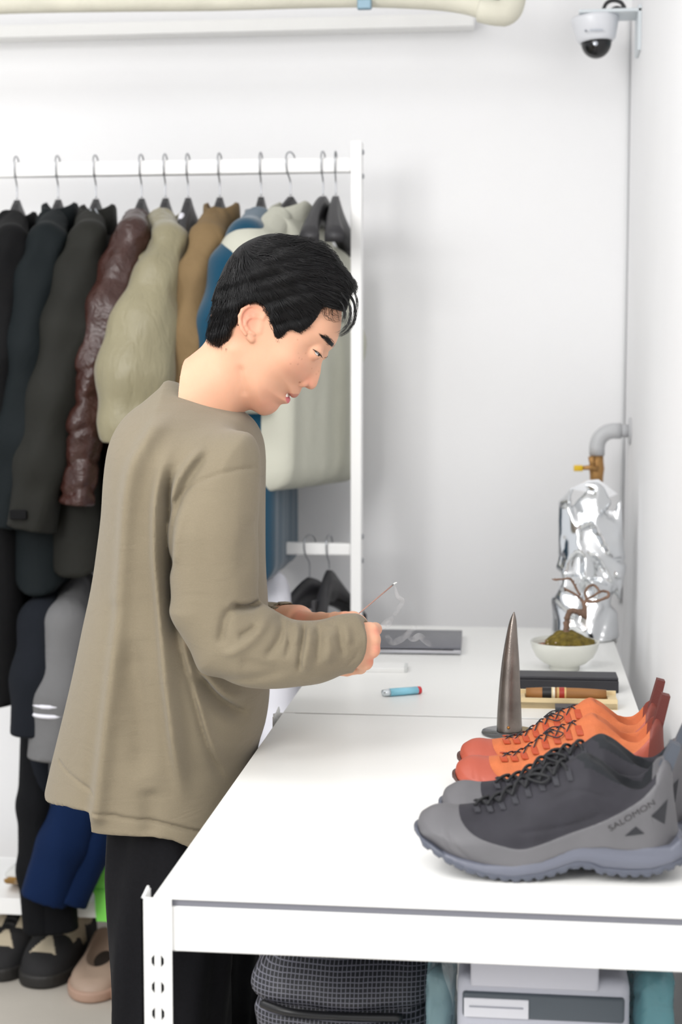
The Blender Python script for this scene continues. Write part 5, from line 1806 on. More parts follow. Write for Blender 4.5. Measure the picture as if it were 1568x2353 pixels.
def slipon(label, tx, ty, ang):
    t = thing('sneaker', label, 'sneaker', (tx, ty, 0), ang, 'black and cream shoes on the floor')
    g = Grid((-.068, -.165, -.002), (.068, .155, .145), .0036)
    PL = [(0, -.150), (-.034, -.138), (-.054, -.10), (-.057, -.05), (-.048, .02), (-.044, .08), (-.036, .125), (0, .140), (.036, .125), (.044, .08), (.048, .02), (.057, -.05), (.054, -.10), (.034, -.138)]
    Xq = g.x[:, :, 0].astype(float) + 0 * g.y[:, :, 0]; Yq = g.y[:, :, 0].astype(float) + 0 * g.x[:, :, 0]
    sp = poly_sd(Xq, Yq, spline(PL, 3, True))
    top_ = np.interp(Yq, [-.15, -.11, -.06, -.02, .03, .09, .14], [.045, .066, .088, .105, .112, .100, .112])
    side = np.clip(-sp / .034, 0, 1)
    top_ = top_ * (.5 + .5 * np.sqrt(np.clip(1 - (1 - side) ** 2, 0, 1)))
    F = smax(sp[:, :, None].astype(np.float32) + .0 * g.z, (g.z - top_[:, :, None]).astype(np.float32), .012)
    F = smax(F, (.022 - g.z) * np.ones_like(F), .002)
    op = ellipsoid(g, (0, .055, .115), (.034, .070, .075))
    F = smax(F, -op, .005)
    V, Q = g.mesh(F)
    ce = V[Q].mean(1)
    opd = np.sqrt((ce[:, 0] / .034) ** 2 + ((ce[:, 1] - .055) / .070) ** 2 + ((ce[:, 2] - .115) / .075) ** 2)
    lin = (opd < 1.04)
    tri = (ce[:, 1] < -.062) & (ce[:, 1] > -.108) & (np.abs(ce[:, 0]) < (ce[:, 1] + .115) * -.55 + .034) & (ce[:, 2] > .05)
    sidep = (np.abs(ce[:, 0]) > .016) & (ce[:, 1] > -.055) & (ce[:, 1] < .03) & (ce[:, 2] > .045 + .5 * np.clip(-ce[:, 1], 0, .1))
    ring = (opd >= 1.04) & (opd < 1.34) & (ce[:, 2] > .055)
    cl_ = np.where(lin, 2, np.where(tri | sidep & (np.abs(ce[:, 0]) < .05) | ring & (ce[:, 1] > -.02), 1, 0))
    P = split_mesh(V, Q, cl_)
    nm = {0: ('upper', M_BK), 1: ('cream_panel', M_CR), 2: ('lining', M_LN)}
    for k, (v_, q_) in P.items():
        obj(nm[k][0], mesh_np(nm[k][0], v_, q_), nm[k][1], t, True)
    Fs = smax((sp - .004)[:, :, None].astype(np.float32) + 0 * g.z, np.maximum(.001 - g.z, g.z - .030) + 0 * g.x, .006)
    V, Q = g.mesh(Fs)
    obj('sole', mesh_np('sole', V, Q), mat('black_rubber_sole', '#1d1b19', 0.6), t, True)
    for k, y in enumerate((-.050, -.035, -.020)):
        h = .092 + .007 * k
        G().tube(spline([(-.022, y + .004, h - .008), (-.008, y, h + .003), (.008, y, h + .003), (.022, y + .004, h - .008)], 4), .003, 6).build('lace', mat('black_elastic', '#101012', 0.5), t, True)
    return t
M_BK = mat('black_suede', '#131214', 0.8, bump=.0003, bscale=300); M_CR = mat('cream_suede', '#b9ad96', 0.85, bump=.0003, bscale=300); M_LN = mat('black_lining', '#0a0a0b', 0.9)
c = UZ(72, 2278, 0.0)
slipon('black and cream lace-up shoe on the floor beside the beige clog', float(c[0]) + .02, float(c[1]) + .16, -.10)
c2 = UZ(-18, 2262, 0.0)
slipon('black and cream shoe cut off by the left picture edge', float(c2[0]) + .005, float(c2[1]) + .16, -.04)

# grey and white sneakers on the shoe shelf, far left, and black ones behind the trousers
for (px_, lab, pal_) in ((14, 'grey and white running shoe on the shoe shelf at the left edge', ('#8b8d90', '#c9c9c6', '#8f6a2c')), (212, 'dark sneaker on the shoe shelf behind the blue trousers', ('#17181b', '#8d8f99', '#2a2b30'))):
    t = thing('running_shoe', lab, 'sneaker', (0, 0, 0), 0, 'shoes on the rack shelf')
    M1 = mat('running_mesh_' + pal_[0][1:], pal_[0], .7); M2 = mat('running_sole_' + pal_[1][1:], pal_[1], .6); M3 = mat('running_accent_' + pal_[2][1:], pal_[2], .6)
    for k, key in enumerate((1, 0, 2, 3)):
        v_, q_ = SHP[key]
        me = mesh_np('upper', np.asarray(v_) * np.array([.9, .9, .9]), q_)
        obj({1: 'upper', 0: 'rand', 2: 'collar', 3: 'heel_counter'}[key], me, M3 if key == 3 else (M1 if key != 0 else M2), t, True)
    obj('midsole', mesh_np('midsole', MV_ * .9, MQ_), M2, t, True)
    obj('outsole', mesh_np('outsole', OV_ * .9, OQ_), M3, t, True)
    p_ = UY(px_, 2060, BAR_Y - .13)
    t.location = (float(p_[0]) + .02, BAR_Y - .125, SZ + .0175)
    t.rotation_euler = (0, 0, math.radians(80))
# lime green strap hanging over the shelf edge
p0 = UY(232, 1985, 3.215); p1 = UY(232, 2115, 3.215)
t = thing('lime_bag', 'lime green fabric pouch hanging over the edge of the shoe shelf', 'pouch', (float(p0[0]), 3.215, float(p1[2])))
H_ = float(p0[2] - p1[2])
rows = [(-.024, .030, H_ + .012), (-.022, .030, H_ * .86), (-.021, .030, H_ * .62), (-.013, .032, H_ * .45), (-.012, .034, H_ * .2), (-.010, .036, 0)]
V = []; F = []
for (a_, b_, z_) in rows:
    V += [(a_, -.006, z_), (b_, -.008, z_), (b_, .010, z_), (a_, .008, z_)]
for i in range(len(rows) - 1):
    for k in range(4):
        k2 = (k + 1) % 4
        F.append((i * 4 + k, i * 4 + k2, i * 4 + 4 + k2, i * 4 + 4 + k))
F += [(0, 1, 2, 3), tuple(reversed(range(20, 24)))]
G().add(V, F).build('pouch_body', mat('lime_fabric', '#7fe05a', .7, bump=.0004, bscale=150), t)
G().box((.008, -.0085, H_ * .55), (.040, .002, .006), .0006).build('hem_band', mat('lime_band', '#6fcf4d', .7), t)
# ------------------------------------------------------------------ things on the far workbench
M_ALU = mat('space_grey_aluminium', '#77787f', 0.38, metal=.75, spec=.5)
M_ALU2 = mat('bright_aluminium_edge', '#c9cad0', 0.25, metal=.9)
# closed laptop
la = UZ(868, 1503, TZ); lb = UZ(1060, 1506, TZ); lc = UZ(1066, 1440, TZ)
lw, ld = .302, .212
ang = math.atan2(lb[1] - la[1], lb[0] - la[0])
cx = lb[0] - math.cos(ang) * lw / 2 - math.sin(ang) * ld / 2; cy = lb[1] - math.sin(ang) * lw / 2 + math.cos(ang) * ld / 2
t = thing('laptop', 'closed space-grey laptop lying on the far workbench', 'laptop', (cx, cy, TZ), ang)
G().box((0, 0, .0062), (lw, ld, .0085), .0022).build('base', M_ALU2, t, True)
G().box((0, .0, .0128), (lw, ld, .0042), .0018).build('lid', M_ALU, t, True)
G().box((0, -ld / 2 + .0005, .0098), (lw - .03, .0015, .0012)).build('seam', mat('black_gap', '#1a1a1c', .6), t)
for sx in (-1, 1):
    for sy in (-1, 1):
        G().lathe([(.006, 0), (.006, .002)], 14, Matrix.Translation((sx * (lw / 2 - .02), sy * (ld / 2 - .02), 0))).build('rubber_foot', mat('black_rubber', '#1c1c1e', .8), t)
# white slim tray with clear end
p = UZ(840, 1545, TZ); q = UZ(912, 1550, TZ); q2 = UZ(916, 1512, TZ)
t = thing('paper_packet', 'thin white paper packet lying in front of the laptop', 'packet', (float(p[0]) + .02, float(p[1]) + .03, TZ), .04)
G().box((0, 0, .004), (.10, .055, .008), .001).build('sleeve', mat('white_card', '#f3f3f1', .6), t)
G().box((.052, 0, .004), (.006, .054, .0085), .001).build('end_flap', mat('grey_card', '#d4d6d4', .5), t)
# lighter
p = UZ(880, 1601, TZ); q = UZ(966, 1594, TZ)
ang = math.atan2(q[1] - p[1], q[0] - p[0]); L = math.hypot(q[0] - p[0], q[1] - p[1])
c = (p + q) / 2
t = thing('lighter', 'light blue disposable lighter with red button', 'lighter', (c[0], c[1], TZ), ang)
M_LB = mat('light_blue_plastic', '#8fd4ea', .25, coat=.4)
g = G().tube([(-L / 2 + .012, 0, .0065), (L / 2 - .006, 0, .0065)], .0065, 18)
V2 = [(v[0], v[1] * 1.35, v[2]) for v in g.V]; g.V = V2
g.build('body', M_LB, t, True)
g = G().tube([(-L / 2, 0, .0065), (-L / 2 + .012, 0, .0065)], [.0052, .0064], 18); g.V = [(v[0], v[1] * 1.3, v[2]) for v in g.V]
g.build('metal_hood', mat('pale_metal', '#dfe6ea', .3, metal=.6), t, True)
g = G().tube([(L / 2 - .006, 0, .0065), (L / 2, 0, .0065)], .0063, 18); g.V = [(v[0], v[1] * 1.3, v[2]) for v in g.V]
g.build('button', mat('red_plastic', '#d8343c', .35), t, True)

# incense stick in the hand, with ash and smoke
i0 = UY(806, 1426, 2.20); i1 = UY(908, 1340, 2.26)
t = thing('incense_stick', 'thin brown incense stick held up in the hand', 'incense', tuple(i0))
d = i1 - i0
G().tube([(0, 0, 0) - d * .15, d * .93], .0010, 8).build('stick', mat('brown_incense', '#a98579', .8), t, True)
G().tube([d * .93, d * .965], .0011, 8).build('burnt_tip', mat('charred', '#6c6a6c', .9), t, True)
G().tube([d * .965, d * 1.0, d * 1.0 + np.array([.003, 0, .001])], [.0013, .0012, .0008], 8).build('ash', mat('ash_white', '#e3e3df', .95), t, True)
M_SMOKE = bpy.data.materials.new('incense_smoke'); M_SMOKE.use_nodes = True
nt = M_SMOKE.node_tree; nt.nodes.clear()
out = nt.nodes.new('ShaderNodeOutputMaterial')
tr_ = nt.nodes.new('ShaderNodeBsdfTransparent'); df_ = nt.nodes.new('ShaderNodeBsdfDiffuse'); df_.inputs['Color'].default_value = (.95, .95, .97, 1)
tl_ = nt.nodes.new('ShaderNodeBsdfTranslucent'); tl_.inputs['Color'].default_value = (.95, .95, .97, 1)
ad_ = nt.nodes.new('ShaderNodeMixShader'); ad_.inputs[0].default_value = .4
nt.links.new(df_.outputs[0], ad_.inputs[1]); nt.links.new(tl_.outputs[0], ad_.inputs[2])
nz = nt.nodes.new('ShaderNodeTexNoise'); nz.inputs['Scale'].default_value = 70; nz.inputs['Detail'].default_value = 3
tcn = nt.nodes.new('ShaderNodeTexCoord'); nt.links.new(tcn.outputs['Object'], nz.inputs['Vector'])
mr = nt.nodes.new('ShaderNodeMapRange'); mr.inputs[1].default_value = .42; mr.inputs[2].default_value = .75; mr.inputs[3].default_value = .01; mr.inputs[4].default_value = .22
nt.links.new(nz.outputs['Fac'], mr.inputs[0])
mxs = nt.nodes.new('ShaderNodeMixShader')
nt.links.new(mr.outputs[0], mxs.inputs[0]); nt.links.new(tr_.outputs[0], mxs.inputs[1]); nt.links.new(ad_.outputs[0], mxs.inputs[2]); nt.links.new(mxs.outputs[0], out.inputs['Surface'])
t = thing('smoke_wisp', 'faint white smoke wisp drifting below the incense tip', 'smoke', tuple(UY(905, 1345, 2.26)))
b_ = np.array(UY(905, 1345, 2.26))
for P, r in (([(908, 1345), (914, 1370), (926, 1380), (918, 1396), (908, 1410)], [.0012, .003, .003, .0035, .004]),
             ([(890, 1425), (880, 1440), (895, 1432), (900, 1420)], [.003, .005, .005, .003]),
             ([(890, 1462), (900, 1475), (920, 1470), (945, 1450), (955, 1440)], [.003, .005, .005, .004, .003]),
             ([(935, 1460), (950, 1468), (965, 1462), (980, 1475), (990, 1482)], [.003, .0045, .005, .004, .003])):
    G().tube([UY(p[0], p[1], 2.26 + .002 * k) - b_ for k, p in enumerate(spline(P, 5))], list(np.interp(np.linspace(0, 1, (len(P) - 1) * 5 + 1), np.linspace(0, 1, len(r)), r)), 10).build('wisp', M_SMOKE, t, True)

# tall dark horn on a clear disc
hc = UZ(1171, 1692, TZ)
HX, HYY = float(hc[0]), float(hc[1]) + .016
t = thing('horn', 'tall dark metal horn standing upright on a clear disc', 'ornament', (HX, HYY, TZ))
g = G().lathe([(.0, 0), (.0415, 0), (.0425, .002), (.0415, .0042), (.0, .0045)], 40)
g.build('disc', mat('clear_acrylic', '#f2f5f7', .05, trans=.92, spec=.5), t, True)
hh = float(UY(1182, 1406, HYY)[2] - TZ)
path = [(1171, 1690), (1171, 1640), (1172, 1580), (1174, 1520), (1177, 1460), (1180, 1425), (1182, 1406)]
rw = [59, 56, 49, 40, 26, 15, 2]
# lathe about a gently leaning axis, tapering
P = [UY(p[0], p[1] + (0 if k else 0), HYY) - np.array([HX, HYY, TZ]) for k, p in enumerate(path)]
P[0][2] = .0045
rr = [w / 2 * HYY / FPX for w in rw]
Ps = spline([np.append(p, r) for p, r in zip(P, rr)], 7)
M_HORN = mat('gunmetal', '#7a726c', .30, metal=.8, var=.25, vscale=30, bump=.0002, bscale=500)
G().tube([p[:3] for p in Ps], [max(p[3], .0006) for p in Ps], 36).build('horn_body', M_HORN, t, True)
sl = .0045
G().lathe([(.0185, sl), (.0186, sl + .012), (.0178, sl + .0125)], 36, c=(P[0][0], P[0][1], 0)).build('base_ring', mat('polished_dark_steel', '#55555a', .2, metal=.9), t, True)
rv = UY(1169, 1672, HYY - .018) - np.array([HX, HYY, TZ])
G().lathe([(.0, .0022), (.002, .0018), (.0028, 0)], 14, Matrix.Translation((rv[0], rv[1], rv[2])) @ Matrix.Rotation(math.pi / 2, 4, 'X')).build('rivet', mat('brass_rivet', '#a8743d', .35, metal=.9), t, True)

# black flat box, wooden cigar tray with cigar, small dark box
p = UZ(1190, 1590, TZ); q = UZ(1423, 1597, TZ)
ang = .012
t = thing('flat_box', 'long black flat box lying behind the cigar tray', 'box', (float((p[0] + q[0]) / 2), float(p[1]) + .035, TZ), ang)
wbx = float(q[0] - p[0])
G().box((0, 0, .0105), (wbx, .058, .021), .0015).build('base', mat('black_card', '#26262b', .55), t)
G().box((0, .002, .0235), (wbx - .001, .056, .005), .0012).build('lid', mat('black_card_lid', '#2d2d33', .5), t)
p = UZ(1185, 1627, TZ); q = UZ(1418, 1627, TZ)
t = thing('cigar_tray', 'open pale wooden tray holding a cigar', 'tray', (float((p[0] + q[0]) / 2), float(p[1]) + .024, TZ), .012)
wt_ = float(q[0] - p[0])
M_PINE = mat('pale_pine', '#dcc79c', .6, var=.08, vscale=14, stretch=(1, 9, 9))
G().box((0, 0, .005), (wt_, .046, .010)).build('bottom', M_PINE, t)
G().box((0, -.0205, .0085), (wt_, .005, .017), .0006).build('side', M_PINE, t)
G().box((0, .0205, .0115), (wt_, .005, .023), .0006).build('side', M_PINE, t)
for sx in (-1, 1):
    G().box((sx * (wt_ / 2 - .008), 0, .0100), (.015, .036, .014), .0006).build('end_block', M_PINE, t)
t2 = thing('cigar', 'brown cigar with black and red bands lying in the wooden tray', 'cigar', (t.location.x, t.location.y, TZ + .0102), .012)
L = wt_ - .034
rr = [.0085, .0098, .0102, .0102, .0100, .0092, .0080]
xs = np.linspace(-L / 2, L / 2, 7)
G().tube([(x, 0, .0104) for x in xs], rr, 20).build('body', mat('tobacco_leaf', '#9a6a3a', .6, var=.12, vscale=30, stretch=(1, 6, 6)), t2, True)
cb = float(UY(1262, 1588, t.location.y)[0] - t.location.x)
for (a_, b_, cc) in ((-.011, .004, '#1b1a1c'), (.004, .0065, '#d9c9a0'), (.0065, .0095, '#e8e0cc'), (.013, .0165, '#c9a76a'), (.0165, .025, '#a83226'), (.025, .028, '#d9b87a')):
    G().tube([(cb + a_, 0, .0104), (cb + b_, 0, .0104)], .0106, 20, caps=False).build('band', mat('band_' + cc[1:], cc, .4), t2, True)
p = UZ(1290, 1643, TZ)
t = thing('small_box', 'small dark box half hidden behind the orange sneakers', 'box', (float(p[0]) + .012, float(p[1]) + .012, TZ), 0)
G().box((0, 0, .005), (.042, .03, .010), .001).build('base', mat('dark_card', '#3a3c40', .5), t)
G().box((0, 0, .0115), (.043, .031, .003), .0008).build('lid', mat('dark_card_lid', '#44464b', .5), t)

# bonsai in a pale bowl
bc = UZ(1298, 1540, TZ)
BX, BY_ = float(bc[0]), float(bc[1]) + .012
t = thing('bonsai', 'small leafless bonsai with moss in a white bowl', 'plant', (BX, BY_, TZ))
k_ = BY_ / FPX
R_ = 78 * k_ * 1.01
hz = float(UY(1298, 1483, BY_)[2] - TZ)
def zz(y): return float(UY(1298, y, BY_)[2] - TZ)
zf0 = zz(1546)
prof = [(0, 0), (34 * k_, 0), (35 * k_, .002), (34 * k_, zz(1537) - zf0), (50 * k_, zz(1530) - zf0), (66 * k_, zz(1516) - zf0), (75 * k_, zz(1499) - zf0), (79 * k_, zz(1483) - zf0), (77 * k_, zz(1481) - zf0), (74 * k_, zz(1490) - zf0), (70 * k_, zz(1498) - zf0), (0, zz(1500) - zf0)]
hz = zz(1483) - zf0
R_ = 79 * k_
G().lathe(prof, 48).build('bowl', mat('celadon_glaze', '#d9dad2', .28, coat=.3, var=.03, vscale=20), t, True)
gm = Grid((-R_, -R_, hz - .02), (R_, R_, hz + .05), .0026)
f = ellipsoid(gm, (.004, .004, hz - .010), (.040, .044, .030))
f = smin(f, ellipsoid(gm, (.020, .004, hz - .010), (.045, .036, .018)), .01)
rg_ = np.random.RandomState(4)
f = f + .0022 * vnoise(gm.x * 160, gm.y * 160, gm.z * 160, 3) + .0012 * vnoise(gm.x * 420, gm.y * 420, gm.z * 420, 5)
f = np.maximum(f, hz - .012 - gm.z)
f = np.maximum(f, np.sqrt(gm.x ** 2 + gm.y ** 2) - (R_ - .008) + 0 * gm.z)
V, Q = gm.mesh(f)
mo = obj('moss', mesh_np('moss', V, Q), mat('moss', '#6b5c22', .95, var=.5, vscale=90, bump=.001, bscale=300), t, True)
mo['kind'] = 'stuff'
so = G().lathe([(0, hz - .011), (R_ - .007, hz - .011), (R_ - .007, hz - .009), (0, hz - .008)], 40).build('soil', mat('reddish_soil', '#8a6250', .95, var=.4, vscale=150, bump=.001, bscale=250), t)
M_PEB = [mat('pebble_pale', '#c9b6a2', .8), mat('pebble_pink', '#b98f7c', .8), mat('pebble_brown', '#86604a', .85)]
ico = bmesh.new(); bmesh.ops.create_icosphere(ico, subdivisions=1, radius=1.0)
peb = [bpy.data.meshes.new('pebble') for _ in range(3)]
for k in range(3):
    ico.to_mesh(peb[k]); peb[k].materials.append(M_PEB[k]); smooth(peb[k])
ico.free()
for i in range(110):
    a_ = rg_.uniform(math.pi * .95, math.pi * 2.05); r_ = rg_.uniform(.045, R_ - .011) if i % 3 else rg_.uniform(.030, .05)
    o = bpy.data.objects.new('pebble', peb[rg_.randint(3)]); COL.objects.link(o); o.parent = t
    s_ = rg_.uniform(.0013, .0026)
    z_ = hz - .0085 + (.012 * (1 - (r_ - .03) / .02) if r_ < .05 else 0)
    o.location = (r_ * math.cos(a_), r_ * math.sin(a_), z_); o.scale = (s_, s_ * .9, s_ * .7); o.rotation_euler = (rg_.rand(), rg_.rand(), rg_.rand() * 3)
M_BARK = mat('bark', '#7d6455', .9, var=.3, vscale=70, bump=.0012, bscale=160)
def br_(pts, r, dy=None):
    P = []
    for k, p in enumerate(pts):
        y = BY_ + (p[2] if len(p) > 2 else 0)
        P.append(UY(p[0], p[1], y) - np.array([BX, BY_, TZ]))
    Q_ = spline([np.append(p, w) for p, w in zip(P, r)], 5)
    pts_ = [q_[:3] + rg_.normal(size=3) * q_[3] * .12 for q_ in Q_]
    return G().tube(pts_, [max(q_[3] * rg_.uniform(.88, 1.15), .0006) for q_ in Q_], 10)
def zp(x, y):
    return 1080 + x / 3.733, 1280 + y / 3.733
trunk = br_([(*zp(825, 690),), (*zp(830, 620),), (*zp(835, 540),), (*zp(850, 480),), (*zp(880, 462),), (*zp(930, 470),), (*zp(975, 490),), (*zp(985, 520),)], [.0068, .0058, .0052, .0050, .0054, .0055, .0068, .0050])
trunk.build('trunk', M_BARK, t, True)
br_([(*zp(965, 500),), (*zp(985, 440),), (*zp(970, 385),), (*zp(940, 345),), (*zp(880, 305),), (*zp(830, 280),), (*zp(808, 262),)], [.0050, .0046, .0030, .0024, .0022, .0020, .0008]).build('branch', M_BARK, t, True)
br_([(*zp(945, 330),), (*zp(915, 270),), (*zp(885, 220),), (*zp(860, 185),), (*zp(800, 190),), (*zp(735, 195),), (*zp(705, 188),)], [.0022, .0022, .0021, .0022, .0018, .0018, .0007]).build('branch', M_BARK, t, True)
br_([(*zp(980, 400),), (*zp(1010, 375),), (*zp(1060, 385, ), -.01), (*zp(1130, 365), -.012), (*zp(1190, 335), -.005), (*zp(1180, 300), .006), (*zp(1120, 295), .010), (*zp(1060, 335), .004), (*zp(1010, 355), -.004)], [.0034, .0030, .0026, .0026, .0026, .0024, .0022, .0022, .0016]).build('branch', M_BARK, t, True)
br_([(*zp(1005, 365),), (*zp(990, 310), .004), (*zp(1015, 260), .006), (*zp(1055, 240), .004), (*zp(1095, 265),), (*zp(1120, 310), -.004)], [.0028, .0024, .0022, .0022, .0020, .0014]).build('branch', M_BARK, t, True)
for (x, y) in ((735, 200), (862, 195), (905, 245), (820, 292), (940, 330), (990, 300), (1050, 245), (890, 215)):
    p_ = UY(*zp(x, y), BY_) - np.array([BX, BY_, TZ])
    G().tube([p_, p_ + np.array([rg_.uniform(-.004, .004), rg_.uniform(-.003, .003), rg_.uniform(.003, .006)])], [.0018, .0006], 6).build('twig', M_BARK, t, True)

# crumpled foil bag against the corner
M_FOIL = mat('silver_foil', '#e6e8ea', .16, metal=1.0)
fy = 3.235
FOIL = [(1262, 1503), (1270, 1420), (1264, 1350), (1284, 1280), (1283, 1200), (1285, 1152), (1312, 1122), (1352, 1108), (1370, 1106), (1395, 1116), (1430, 1150), (1433, 1240), (1440, 1305), (1420, 1400), (1424, 1470), (1418, 1502), (1380, 1512), (1320, 1510)]
base_f = UZ(1340, 1512, TZ)
fb = thing('foil_bag', 'crumpled silver foil bag standing upright behind the bonsai', 'bag', (float(base_f[0]), fy, TZ))
gfz = Grid(UY(1250, 1515, fy) - np.array([.01, .06, .0]), UY(1450, 1090, fy) + np.array([.01, .06, .0]), .0042)
X_, Z_, fx_, fy_ = pix_fields(gfz, fy)
sdf_ = poly_sd(X_, Z_, plane_poly(FOIL, fy))
Wf = idw(fx_, fy_, [(1340, 1130, .012), (1340, 1200, .026), (1350, 1300, .036), (1350, 1400, .04), (1350, 1490, .045), (1275, 1300, .02), (1430, 1300, .02), (1270, 1480, .03), (1415, 1480, .03)])
# faceted crumple: piecewise-linear creases from random plane cells
rg2 = np.random.RandomState(12)
cells = np.stack([rg2.uniform(1260, 1440, 36), rg2.uniform(1105, 1515, 36), rg2.uniform(-.32, .32, 36), rg2.uniform(-.20, .20, 36), rg2.uniform(-.006, .006, 36)], 1)
best = np.full(fx_.shape, 1e9); crum = np.zeros(fx_.shape)
for c_ in cells:
    d_ = (fx_ - c_[0]) ** 2 + ((fy_ - c_[1]) * .75) ** 2
    v_ = ((fx_ - c_[0]) * c_[2] + (fy_ - c_[1]) * c_[3]) * .00088 + c_[4]
    m_ = d_ < best
    best = np.where(m_, d_, best); crum = np.where(m_, v_, crum)
from numpy import roll
for _ in range(1):
    crum = (crum * 2 + roll(crum, 1, 0) + roll(crum, -1, 0) + roll(crum, 1, 1) + roll(crum, -1, 1)) / 6
Ff = inflate(gfz, sdf_, Wf, .03, fy) + (crum * 1.9 * np.clip(-sdf_ / .014, 0, 1))[:, None, :].astype(np.float32)
Ff = np.maximum(Ff, TZ + .001 - gfz.z)
V, Q = gfz.mesh(Ff)
V = V - np.array([base_f[0], fy, TZ])
obj('pouch', mesh_np('pouch', V, Q), M_FOIL, fb, False)
tp = UY(1362, 1110, fy) - np.array([base_f[0], fy, TZ])
G().prism([(tp[0] - .045, tp[2] - .012), (tp[0] - .01, tp[2] + .006), (tp[0] + .012, tp[2] + .008), (tp[0] + .052, tp[2] - .022), (tp[0] + .03, tp[2] - .03), (tp[0], tp[2] - .02)], -.003, .003).build('top_seal', M_FOIL, fb)

# pipe with ball valve in the corner
M_PVC = mat('grey_pvc', '#c3c4c6', .45)
M_BRASS = mat('brass', '#b58a55', .45, metal=.6)
py_ = 3.50
c1 = UY(1434, 990, py_); c2 = UY(1375, 990, py_); c3 = UY(1372, 1060, py_)
t = thing('water_pipe', 'grey plastic water pipe with elbow in the room corner', 'pipe', (float(c3[0]), py_, float(c3[2])))
bo = np.array(t.location)
r_ = 14.5 * py_ / FPX
G().tube([np.array([WALL_X + .001, py_, c2[2]]) - bo, np.array([c2[0] + .03, py_, c2[2]]) - bo], r_, 20).build('horizontal_run', M_PVC, t, True)
el_ = [np.array([c3[0] + .036 - .036 * math.cos(a_) * 1, py_, c2[2] - .036 + .036 * math.sin(a_)]) - bo for a_ in np.linspace(0, math.pi / 2, 9)]
G().tube([el_[0] - np.array([0, 0, .018])] + el_ + [el_[-1] + np.array([.016, 0, 0])], r_ * 1.22, 20).build('elbow', M_PVC, t, True)
G().tube([el_[0], el_[0] - np.array([0, 0, .36])], r_, 20).build('vertical_run', M_PVC, t, True)
G().lathe([(r_, 0), (.030, 0), (.030, .004), (r_, .005)], 24, Matrix.Translation(Vector((WALL_X - bo[0], 0, c2[2] - bo[2]))) @ Matrix.Rotation(-math.pi / 2, 4, 'Y')).build('wall_flange', M_PVC, t, True)
vx = UY(1358, 1078, py_ - .02)
t = thing('ball_valve', 'brass ball valve with yellow handle on the grey pipe', 'valve', (float(c3[0]), py_, float(vx[2])))
G().tube([(0, 0, -.030), (0, 0, -.014), (0, 0, 0), (0, 0, .014), (0, 0, .030)], [.0145, .015, .017, .015, .0145], 18).build('valve_body', M_BRASS, t, True)
G().tube([(0, -.014, 0), (-.012, -.020, .004), (-.036, -.020, .002)], [.007, .006, .0045], 10).build('stem', M_BRASS, t, True)
G().tube([(-.010, -.018, .006), (-.013, -.018, .028)], [.006, .0075], 10).build('cap', M_BRASS, t, True)
G().box((-.041, -.020, .002), (.020, .014, .013), .002).build('handle', mat('yellow_grip', '#e6bd1e', .45), t, True)

# ceiling pipe with insulation, bent end and clamp
M_INS = mat('pipe_insulation', '#d9d6c6', .8, var=.06, vscale=12, bump=.002, bscale=35)
M_INSD = mat('dark_tape', '#6f6a60', .8)
iy = 3.30
pts = [UY(p[0], p[1], iy + (p[2] if len(p) > 2 else 0)) for p in [(-1500, 20), (-700, 14), (-120, 8), (100, 3), (300, 0), (500, -2), (700, -8), (860, -10), (1000, -4), (1075, 6, -.01), (1120, 20, -.02)]]
t = thing('insulated_pipe', 'cream insulated pipe bundle running under the ceiling', 'pipe', tuple(pts[0]))
bo = np.array(pts[0])
G().tube([p - bo for p in spline(pts, 5)], 26 * iy / FPX, 18).build('long_run', M_INS, t, True)
e_ = [UY(p[0], p[1], iy + p[2]) - bo for p in [(1105, 22, -.02), (1150, 30, -.03), (1172, 18, -.03), (1180, -20, -.01), (1182, -70, .0)]]
G().tube(spline(e_, 5), [28 * iy / FPX] * 6 + [30 * iy / FPX] * 15, 18).build('bend', M_INS, t, True)
e2 = [UY(p[0], p[1], iy - .03) - bo for p in [(1142, -10), (1148, 12), (1150, 22)]]
G().tube(e2, .010, 10).build('tape_wrap', M_INSD, t, True)
cl_ = UY(838, 10, iy - .035) - bo
G().box(tuple(cl_), (.030, .012, .022), .003).build('pipe_clamp', mat('blue_steel', '#7f98a6', .4, metal=.6), t)
# slim white cable trunking below it
tr0 = UY(0, 75, WALL_Y - .05); tr1 = UY(1090, 60, WALL_Y - .05)
tl = float(tr1[0]) + 1.9
t = thing('cable_trunking', 'slim white cable trunking along the back wall below the insulated pipe', 'trunking', (float(tr1[0]) - tl / 2, WALL_Y, float(tr0[2])))
G().box((0, -.030, 0), (tl, .060, .026), .002).build('channel', M_WHITE, t)
G().box((0, -.0615, 0), (tl, .003, .028), .001).build('cover', M_WHITE, t)
# dome security camera on its bracket
dy = 3.42
t = thing('security_camera', 'white dome security camera on a wall bracket in the upper corner', 'camera', tuple(UY(1370, 80, dy)))
bo = np.array(UY(1370, 80, dy)); kk = dy / FPX
M_CAMW = mat('camera_white', '#dfe1e6', .35)
zt_ = (80 - 44) * kk; zb_ = (80 - 96) * kk
tiltM = Matrix.Rotation(math.radians(-4), 4, 'Y')
G().lathe([(0, zt_ + .002), (52 * kk, zt_ + .002), (53 * kk, zt_ - .004), (50 * kk, zt_ - .016), (43 * kk, zb_ + .006), (38 * kk, zb_), (33 * kk, zb_), (0, zb_)], 36, tiltM).build('housing', M_CAMW, t, True)
prof = [(34 * kk * math.cos(a_), zb_ - 36 * kk * math.sin(a_)) for a_ in np.linspace(0, math.pi / 2 - .02, 12)]
G().lathe(prof, 32, tiltM).build('dome', mat('smoked_dome', '#0b0b0e', .06, spec=.6), t, True)
le = UY(1369, 100, dy - .034) - bo
